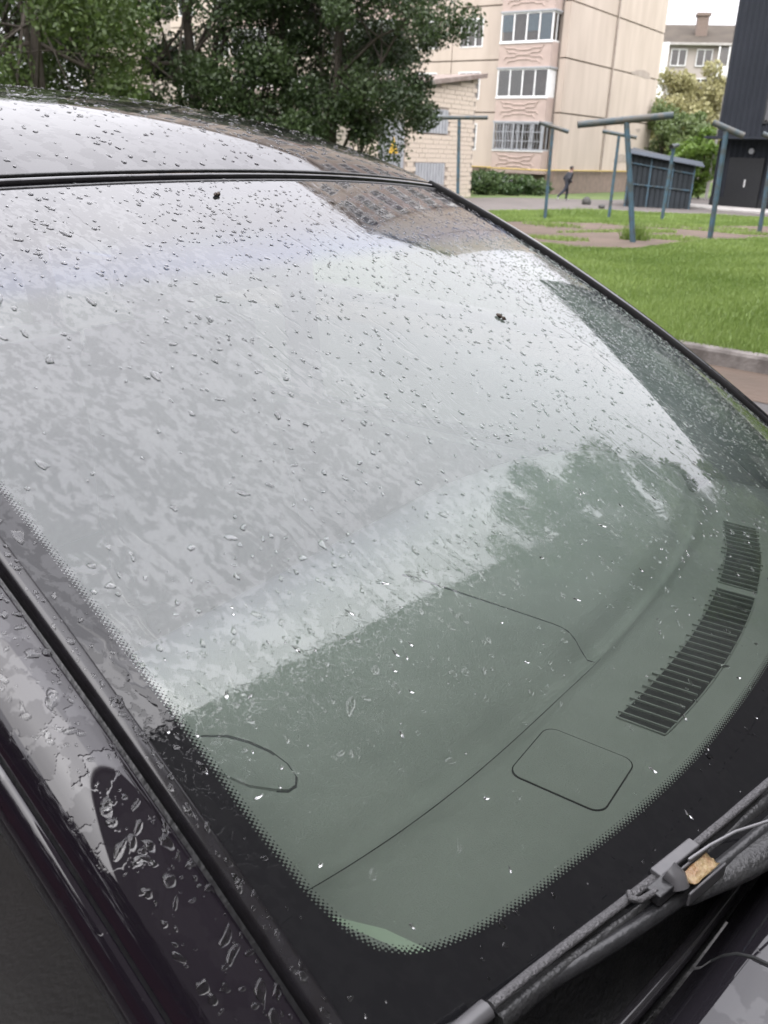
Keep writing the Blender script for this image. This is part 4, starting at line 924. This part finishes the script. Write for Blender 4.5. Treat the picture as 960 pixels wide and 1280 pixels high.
# dashboard: front tray, shallow valley, rear deck rolling down to the cabin
def dash_front(y): return np.minimum(.705+.205*(1-(y/.66)**2), RUN+SB*(1-(y/.667)**2)-.035)
DZ = -.463
def dash_z(x, y):
    fx = dash_front(y); cr = .683-.10*np.maximum(0, np.abs(y)-.05)**2-.045*(np.abs(y)/.62)**4
    valley = -(.012+.026/(1+np.exp(-(y+.12)/.05)))*np.exp(-((x-cr+.016)/.02)**2)
    deck = .004*(1/(1+np.exp(-(cr-.035-x)/.012)))
    roll = -.75*np.maximum(0, .42-x)**1.5
    return HZ+DZ+valley+deck+roll-.05*np.maximum(0, np.abs(y)-.57)
ys = np.linspace(-.61, .61, 120); tq = np.concatenate([np.linspace(0, .3, 14)[:-1], np.linspace(.3, 1, 70)])
X = np.stack([.05+(dash_front(ys)-.05)*t for t in tq], 0); Y = np.broadcast_to(ys, X.shape)
dash = gpart('dashboard', np.stack([X, Y, dash_z(X, Y)], -1), M['dash'])
b = MB(); b.box(.03, .06, -.60, .60, .70, .915); part('dash_front_face', b, M['dash'], dash)
# lidded square in the front tray
def rrect(cx, cy, hx_, hy_, r, n=6, rot=0.):
    o_ = []
    for sx, sy, a0 in ((1, 1, 0), (-1, 1, 90), (-1, -1, 180), (1, -1, 270)):
        for k in range(n+1):
            a = rad(a0+90*k/n); x, y = sx*(hx_-r)+r*math.cos(a), sy*(hy_-r)+r*math.sin(a)
            o_.append((cx+x*math.cos(rot)-y*math.sin(rot), cy+x*math.sin(rot)+y*math.cos(rot)))
    return o_
def plate(poly2, z0, z1):
    n = len(poly2); V = [(x, y, z) for z in (z0, z1) for x, y in poly2]
    return MB().add(V, [tuple(range(n, 2*n))]+[(i, (i+1) % n, n+(i+1) % n, n+i) for i in range(n)])
lz = HZ+DZ
for cy in (-.30,):
    lid = part('storage_lid', plate(rrect(.738, cy, .0445, .0425, .012), lz+.0002, lz+.0014), M['dash'], dash)
    part('lid_gap', plate(rrect(.738, cy, .0457, .0437, .0127), lz+.0001, lz+.0011), M['dashblack'], dash)
# defroster grilles following the glass
for y0, y1 in ((-.20, .158), (.178, .40)):
    n = int((y1-y0)/.0075); yy = np.linspace(y0, y1, n+1)
    fx = lambda y: .741+.022*(1-(y/.25)**2) if abs(y) < .3 else .741+.022*(1-1.44)-.3*(abs(y)-.3)
    V = [(fx(y)+dx, y, lz+.0012) for y in yy for dx in (-.005, .043)]
    vg = part('defroster_grille', MB().add(V, [(2*i, 2*i+1, 2*i+3, 2*i+2) for i in range(n)]), M['dashblack'], dash)
    part('vent_rim', MB().tube([(fx(y)-.0058, y, lz+.0012) for y in yy]+[(fx(yy[-1])+.0438, yy[-1], lz+.0012)]+[(fx(y)+.0438, y, lz+.0012) for y in yy[::-1]]+[(fx(yy[0])-.0058, yy[0], lz+.0012)], .0011, 6), M['dash'], vg)
    for i, y in enumerate(yy[1:-1]):
        if i % 2: continue
        x0 = fx(y)-.012*rng.uniform(.5, 1.1); part('slat', MB().hexa([(x0, y, lz+.0012), (x0+.052, y+.002, lz+.0012), (x0+.052, y+.0036, lz+.0012), (x0, y+.0016, lz+.0012), (x0, y, lz+.0036), (x0+.052, y+.002, lz+.0036), (x0+.052, y+.0036, lz+.0036), (x0, y+.0016, lz+.0036)]), M['dash'], vg)
# seam lines and the oval cover near this side
xs = np.linspace(.40, .672, 30); part('dash_seam', MB().tube(np.stack([xs, np.full(30, -.070), dash_z(xs, np.full(30, -.07))+.0002], -1), [.0006+.0014*(1-i/29)**1.5 for i in range(30)], 6), M['dashblack'], dash)
arc_ = [(.425, -.492), (.44, -.475), (.458, -.462), (.48, -.4565), (.505, -.455), (.528, -.459), (.545, -.467), (.552, -.476), (.551, -.484), (.543, -.490)]
A_ = np.array(arc_); part('oval_cover_edge', MB().tube([(x, y, float(dash_z(np.array(x), np.array(y)))+.0005) for x, y in arc_], [.002, .003, .0034, .0032, .003, .0026, .0022, .0018, .0014, .001], 6), M['dashblack'], dash)
cp = [(x, y) for x, y in arc_]+[(.52, -.50), (.47, -.505)]
part('oval_cover', plate(cp, float(dash_z(np.array(.48), np.array(-.47)))-.004, float(dash_z(np.array(.48), np.array(-.47)))+.003), M['dash'], dash)
# black line painting the shadow in the crease between deck and tray
yc = np.linspace(-.56, -.07, 40); xc = .683-.10*np.maximum(0, np.abs(yc)-.05)**2-.045*(np.abs(yc)/.62)**4-.004
part('dash_crease_shade', MB().tube(np.stack([xc, yc, dash_z(xc, yc)-.0003], -1), .0009, 6), M['dashblack'], dash)
# pale patch painted for the light through the gap at the dash end
b = MB(); b.add([(.60, -.585, lz-.02), (.74, -.60, lz-.02), (.752, -.548, lz+.004), (.70, -.553, lz+.0035), (.64, -.571, lz-.0)], [(0, 1, 2, 3, 4)]); part('dash_end_light', b, M['pale'], dash)
part('washer_nozzle', MB().box(.952, .966, -.432, -.418, HZ-.456, HZ-.440), M['rubber'])
# seats, mirror
for y in (-.36, .36):
    st = MB(); bm = bmesh.new()
    for (cx, cz, sx, sy, sz, ry) in ((-.15, .62, .5, .5, .16, .05), (-.42, .98, .14, .48, .62, -.28), (-.52, 1.36, .09, .26, .17, -.2)):
        mt_ = Matrix.Translation((cx, y, cz)) @ Matrix.Rotation(ry, 4, 'Y') @ Matrix.Diagonal((sx, sy, sz, 1)); bmesh.ops.create_cube(bm, size=1, matrix=mt_)
    bmesh.ops.bevel(bm, geom=bm.edges[:], offset=.045, segments=3, affect='EDGES', clamp_overlap=True)
    me = bpy.data.meshes.new('seat'); bm.to_mesh(me); bm.free(); me.materials.append(M['seat']); [setattr(p, 'use_smooth', True) for p in me.polygons]; link('seat', me, car)
b = MB(); b.box(-1.35, -1.15, -.62, .62, .5, 1.12); part('rear_bench', b, M['seat'])
b = MB(); b.tube([(.02, 0, HZ-.03), (.05, 0, HZ-.07)], .012, 8); b.box(.045, .075, -.12, .12, HZ-.13, HZ-.07); part('rear_view_mirror', b, M['rubber'])
# wipers
def wiper(sgn, pts, name='wiper'):
    p = [np.array([x, y*sgn, z+HZ]) for x, y, z in pts]
    n_ = len(p); fine = []
    for i in range(n_-1):
        for k in range(6): fine.append(p[i]+(p[i+1]-p[i])*k/6)
    fine.append(p[-1]); wp = part('wiper', MB().tube(fine, .0036, 8, sq=.62), M['wiper'])
    part('wiper_rubber', MB().tube([q+np.array([-.004, 0, -.008]) for q in fine], .0035, 6), M['rubber'], wp)
    part('wiper_bracket', MB().tube([q+np.array([.005, 0, -.012]) for q in fine], .0065, 6, sq=1.3), M['cowl'], wp)
    e0 = fine[0]; d_ = (fine[1]-fine[0])/np.linalg.norm(fine[1]-fine[0])
    part('wiper_end_cap', MB().tube([e0-d_*.10, e0-d_*.004], [.0055, .0068], 8, sq=.7), M['wipersmooth'], wp)
    return wp, fine
WPTS = [(.806, -.600, -.408), (.8145, -.566, -.410), (.8235, -.535, -.411), (.8405, -.482, -.411), (.858, -.425, -.410), (.880, -.352, -.408), (.900, -.283, -.405), (.925, -.16, -.402), (.938, 0, -.40)]
wp, wf = wiper(-1 * -1, WPTS)
wiper(1, [(x, y+.62, z+.002) for x, y, z in [(.925, -.56, -.40), (.936, -.4, -.40), (.93, -.2, -.402), (.905, -.02, -.405), (.86, .0, -.41)]][:4])
# adapter, hook and rails holding a wet leaf, under the wiper arm
def lp_(i, a, b_, c): q = wf[i]; d_ = (wf[i+1]-wf[i-1]); d_ = d_/np.linalg.norm(d_); n_ = np.cross(np.array([0, 0, 1.]), d_); return q+d_*a+n_*b_+np.array([0, 0, c])
I0 = 24
def rbox(i, a0, a1, b0, b1, c0, c1): return MB().hexa([lp_(i, a, b_, c) for c in (c0, c1) for a, b_ in ((a0, b0), (a1, b0), (a1, b1), (a0, b1))])
for mb_, nm, mt_ in ((rbox(I0, -.018, .030, -.0055, .0042, .001, .0058), 'clip_body', M['wipersmooth']), (rbox(I0, -.034, -.012, -.016, -.004, -.004, .0055), 'clip_housing', M['rubber']),
    (rbox(I0, -.010, .034, -.0105, -.0085, -.008, .005), 'clip_rail', M['wipersmooth']), (rbox(I0, -.012, .034, -.0255, -.0235, -.010, .0015), 'clip_rail', M['wipersmooth']),
    (MB().tube([lp_(I0, -.012, -.0165, 0), lp_(I0, -.011, -.012, .006), lp_(I0, -.012, -.006, .008)], .0075, 10), 'pivot_collar', M['wipersmooth']),
    (MB().tube([lp_(I0, -.046, .001, .004), lp_(I0, -.050, -.003, .004), lp_(I0, -.046, -.008, .004), lp_(I0, -.03, -.010, .004)], .0024, 8), 'hook', M['wiper']),
    (MB().tube([lp_(I0, -.028, -.010, -.010), lp_(I0, 0, -.016, -.015), lp_(I0, .06, -.026, -.016), lp_(I0, .16, -.04, -.014), lp_(I0, .30, -.06, -.02)], [.004, .009, .013, .014, .014], 10, sq=.6), 'wiper_arm', M['cowl'])):
    o = part(nm, mb_, mt_, wp)
    if nm.startswith('clip'): bv = o.modifiers.new('rounded', 'BEVEL'); bv.width = .0013; bv.segments = 3
part('washer_hose', MB().tube([lp_(I0, .010, -.0085, .006), lp_(I0, .03, -.012, .010), lp_(I0, .055, -.017, .012), lp_(I0, .085, -.0265, .012), lp_(I0, .13, -.043, .010), lp_(I0, .2, -.07, .0)], .0012, 8), M['hose'], wp)
def crumple(name, pts3, m, amp, label, cat, n=7):
    A = [np.array(p) for p in pts3]; G_ = np.zeros((n, n, 3))
    for i in range(n):
        for j in range(n):
            u1, v1 = i/(n-1), j/(n-1); q = (A[0]*(1-u1)*(1-v1)+A[1]*u1*(1-v1)+A[2]*u1*v1+A[3]*(1-u1)*v1)
            G_[i, j] = q+np.array([0, 0, 1])*amp*(math.sin(5*u1+2)*math.cos(4*v1)+.4*rng.normal())+rng.normal(0, amp*.35, 3)
    c, s = math.cos(YAW), math.sin(YAW); Wm = G_.copy(); Wm[..., 0] = OX+G_[..., 0]*c-G_[..., 1]*s; Wm[..., 1] = OY+G_[..., 0]*s+G_[..., 1]*c
    V, Q = grid(Wm); o = link(name, np_mesh(name, V, Q, m, True)); mod = o.modifiers.new('thickness', 'SOLIDIFY'); mod.thickness = .0006
    return tag(o, label, cat)
crumple('wet_leaf', [lp_(I0, -.004, -.0225, .002), lp_(I0, .028, -.0225, .002), lp_(I0, .030, -.011, .003), lp_(I0, -.002, -.011, .003)], M['leafbrown'], .0012, 'curled brown and yellow wet leaf caught in the wiper clip', 'leaf')
# small litter on the car (car coordinates -> world)
def to_world(p): c, s = math.cos(YAW), math.sin(YAW); return (OX+p[0]*c-p[1]*s, OY+p[0]*s+p[1]*c, p[2])
def car_hit(px, py):                          # point of the windscreen under a pixel
    c, s = math.cos(YAW), math.sin(YAW); d = ray(px, py)
    Wp = np.stack([OX+Pw[..., 0]*c-Pw[..., 1]*s, OY+Pw[..., 0]*s+Pw[..., 1]*c, Pw[..., 2]-HC], -1).reshape(-1, 3); Wn = Wp/np.linalg.norm(Wp, axis=1, keepdims=True)
    i = (Wn@d).argmax(); return U.ravel()[i], Vv.ravel()[i]
for (px, py, L_, a, lab) in ((625, 398, .015, 100, 'dark seed husk lying on the bright upper middle of the windscreen'), (272, 245, .014, 20, 'pair of dark seed specks near the top edge of the windscreen')):
    u0, v0 = car_hit(px, py); p0 = S(u0, v0); n0 = SN(np.array(u0), np.array(v0)); e1 = S(u0+.01, v0)-p0; e1 /= np.linalg.norm(e1); e2 = np.cross(n0, e1)
    dr = e1*math.cos(rad(a))+e2*math.sin(rad(a)); q = [to_world(p0+n0*.0022+dr*L_*(t-.5)+e2*.0012*math.sin(9*t)) for t in np.linspace(0, 1, 9)]
    o = link('seed_husk', MB().tube(q, [.0006, .002, .0028, .002, .0012, .0026, .0024, .0014, .0005], 8).mesh('seed_husk', M['seed'])); tag(o, lab, 'seed')
def edge1(t, dl, dz): return edge(-1, np.array([t]), dl, dz)[0]
q = [edge1(.495, .012, .003), edge1(.487, .017, .006), edge1(.478, .021, .008), edge1(.476, .03, .009)]
tag(link('twig', MB().tube([to_world(p) for p in q], .0009, 6).mesh('twig', M['twig'])), 'short pale twig lying across the black groove beside the windscreen', 'twig')
p0 = edge1(.006, .017, .004)
crumple('leaf_scrap', [p0+np.array([-.006, -.003, 0]), p0+np.array([.004, -.004, .002]), p0+np.array([.005, .003, .002]), p0+np.array([-.003, .004, .001])], M['orange'], .0010, 'tiny orange leaf scrap at the bottom end of the pillar groove', 'leaf', 5)

# ------------------------------------------------------------------ raindrops: low irregular domes of water standing on glass and paint
def drops(C, N, T1, r, asp, hgt, rot, nr=9, bottom=False):
    n = len(C); T2 = np.cross(N, T1); ang = np.linspace(0, 2*math.pi, nr, endpoint=False)
    rr = r[:, None]*(1+.16*rng.normal(size=(n, nr))+.22*np.sin(2*ang+rng.uniform(0, 6.28, (n, 1)))*rng.uniform(0, 1, (n, 1))+.2*np.sin(3*ang+rng.uniform(0, 6.28, (n, 1)))*rng.uniform(0, 1, (n, 1))); rr = np.maximum(rr, .25*r[:, None])
    x = rr*np.cos(ang)*asp[:, None]; y = rr*np.sin(ang)
    ca, sa = np.cos(rot)[:, None], np.sin(rot)[:, None]; x, y = x*ca-y*sa, x*sa+y*ca
    h = r*hgt
    def ring(f, z): return C[:, None]+T1[:, None]*(x*f)[..., None]+T2[:, None]*(y*f)[..., None]+N[:, None]*(h*z)[:, None, None]
    V = np.concatenate([ring(1, .03), ring(.93, .45), ring(.66, .84), C[:, None]+N[:, None]*h[:, None, None]], 1); k = V.shape[1]
    F3 = []; i = np.arange(nr); j = (i+1) % nr
    for a in (0, nr): F3 += [np.stack([a+i, a+j, a+nr+j], -1), np.stack([a+i, a+nr+j, a+nr+i], -1)]
    F3.append(np.stack([2*nr+i, 2*nr+j, np.full(nr, 3*nr)], -1))
    if bottom: F3.append(np.stack([np.zeros(nr-2, int), i[2:], i[1:-1]], -1))
    F3 = np.concatenate(F3); Fs = (F3[None]+(np.arange(n)*k)[:, None, None]).reshape(-1, 3)
    return V.reshape(-1, 3), Fs
VV, FF, off = [], [], 0
def put(C, N, T1, r, asp, hgt, rot, bottom=False):
    global off
    c, s = math.cos(YAW), math.sin(YAW); Rz = np.array([[c, -s, 0], [s, c, 0], [0, 0, 1]])
    V, Fs = drops(C, N, T1, r, asp, hgt, rot, 9, bottom); V = V@Rz.T+np.array([OX, OY, 0]); VV.append(V); FF.append(Fs+off); off += len(V)
def on_glass(u, v, r, asp, hgt, rot, bottom=False):
    C = S(u, v); N = SN(u, v); T1 = S(u, v+.01)-C; T1 /= np.linalg.norm(T1, axis=1, keepdims=True)
    lift = .0003; put(C+N*lift, N, T1, r, asp, hgt, rot, bottom)
def scatter(n, dens, rlo, rhi, asp_hi, hgt=.3, pw=2.2, bottom=False):
    u = rng.uniform(-.99, .99, n*4); v = rng.uniform(.01, .985, n*4); ok = rng.uniform(0, 1, n*4) < dens(u, v); u, v = u[ok][:n], v[ok][:n]; m_ = len(u)
    r = rlo+(rhi-rlo)*rng.uniform(0, 1, m_)**pw
    on_glass(u, v, r, rng.uniform(1.6 if bottom and asp_hi > 2 else 1, asp_hi, m_), rng.uniform(.6, 1.2, m_)*hgt, rng.normal(0, .8 if bottom else .5, m_), bottom)
sm = lambda x, a, b_: np.clip((x-a)/(b_-a), 0, 1)
cl2 = lambda u, v: .5+.5*np.sin(7*u+3*np.sin(9*v))*np.sin(11*v+2*np.sin(6*u))
scatter(3300, lambda u, v: sm(u, -.8, -.35)*sm(v, .22, .36)*(.35+.65*cl2(u, v)), .0005, .0021, 1.9, .23)
scatter(520, lambda u, v: sm(u, -.8, -.35)*sm(v, .3, .5), .0012, .0029, 1.7, .23, 2.4)
scatter(3400, lambda u, v: sm(u, .15, .6)*sm(.95-v, 0, .2), .0006, .0017, 1.5, .42, 1.5)
scatter(2200, lambda u, v: sm(u-.45+.3*v, .0, .25)*sm(.8-v, 0, .2), .0004, .0012, 1.5, .4, 1.5, True)
scatter(420, lambda u, v: sm(.40-v, 0, .12)*(.15+.85*sm(v, .12, .3))*(.25+.75*cl2(u*1.3, v*2)), .0006, .0028, 2.4, .28, 2.6)
scatter(1150, lambda u, v: sm(.37-v, 0, .12)*(.10+.90*sm(v, .12, .3))*(.2+.8*cl2(u*1.3, v*2)), .0003, .0016, 3.2, .15, 2.4, True)
scatter(1500, lambda u, v: sm(.36-v, 0, .12)*(.15+.85*sm(v, .08, .3))*(.25+.75*cl2(u*1.3, v*2)), .0005, .0024, 2.6, .62, 2.6)
scatter(1700, lambda u, v: sm(.10-u, 0, .3)*sm(v, .21, .27)*sm(.42-v, 0, .08), .0004, .0019, 2.0, .45, 2.2)
scatter(700, lambda u, v: sm(-.45-u, 0, .2)*sm(v, .15, .3)*cl2(u, v), .0010, .0036, 2.2, .22, 2.4)
scatter(260, lambda u, v: sm(v, .72, .85), .0010, .0030, 1.6, .22, 2.)
# roof, pillar and fender beads
def roof_drops(n, rlo, rhi):
    s = rng.uniform(.02, 1.3, n)**1.0; u = rng.uniform(-.98, .98, n); C = roof_pt(s, u); e = 1e-3
    N = np.cross(roof_pt(s-e, u)-roof_pt(s+e, u), roof_pt(s, u+e)-roof_pt(s, u-e)); N /= np.linalg.norm(N, axis=1, keepdims=True); N *= np.sign(N[:, 2:3])
    T1 = roof_pt(s-e, u)-C; T1 /= np.linalg.norm(T1, axis=1, keepdims=True); m_ = n
    put(C+N*.0002, N, T1, rlo+(rhi-rlo)*rng.uniform(0, 1, n)**2.2, rng.uniform(1, 1.8, n), rng.uniform(.14, .3, n), rng.normal(0, .6, n))
roof_drops(3200, .0010, .0036)
PR = [(.0215, .0035), (.028, .004), (.036, .0032), (.044, .0008), (.051, -.003), (.058, -.0085)]
n = 520; t_ = rng.uniform(-.05, .8, n); k_ = rng.uniform(0, 1, n)**1.3*4.6; i_ = k_.astype(int); f_ = k_-i_
pa = np.array(PR)[i_]*(1-f_)[:, None]+np.array(PR)[i_+1]*f_[:, None]; dpr = np.array(PR)[i_+1]-np.array(PR)[i_]
def edge_n(t, d, side=-1): P = S(np.full_like(t, side), t); P[:, 1] += side*d[:, 0]; P[:, 2] += d[:, 1]; return P
C = edge_n(t_, pa); Tt = edge_n(t_+.01, pa)-C; Tt /= np.linalg.norm(Tt, axis=1, keepdims=True); Tc = np.stack([np.zeros(n), -dpr[:, 0], dpr[:, 1]], -1); N_ = np.cross(Tt, Tc); N_ /= np.linalg.norm(N_, axis=1, keepdims=True); N_ *= np.sign(N_[:, 2:3])
put(C+N_*.0002, N_, Tt, .0006+.0030*rng.uniform(0, 1, n)**3.4, rng.uniform(1, 2.2, n), rng.uniform(.16, .3, n), rng.normal(0, .9, n))
n = 150; t_ = rng.uniform(-.05, .8, n); pa = np.stack([rng.uniform(.0, .0075, n), np.full(n, .0043)], -1); C = edge_n(t_, pa); Tt = edge_n(t_+.01, pa)-C; Tt /= np.linalg.norm(Tt, axis=1, keepdims=True); N_ = np.cross(Tt, np.array([0, -1., 0])); N_ /= np.linalg.norm(N_, axis=1, keepdims=True); N_ *= np.sign(N_[:, 2:3])
put(C+N_*.0002, N_, Tt, .0006+.002*rng.uniform(0, 1, n)**2, rng.uniform(1, 2., n), rng.uniform(.2, .35, n), rng.normal(0, .5, n))
# black band of the near edge and corner
scatter(420, lambda u, v: ((u < -.965) | (v < .07))*.6, .0007, .0030, 1.9, .25, 2.4)
rd = np_mesh('raindrops', np.concatenate(VV), np.concatenate(FF), M['water'], True)
tag(link('raindrops', rd), 'clear raindrops beaded all over the windscreen, roof and pillar of the dark car', 'raindrops', kind='stuff')
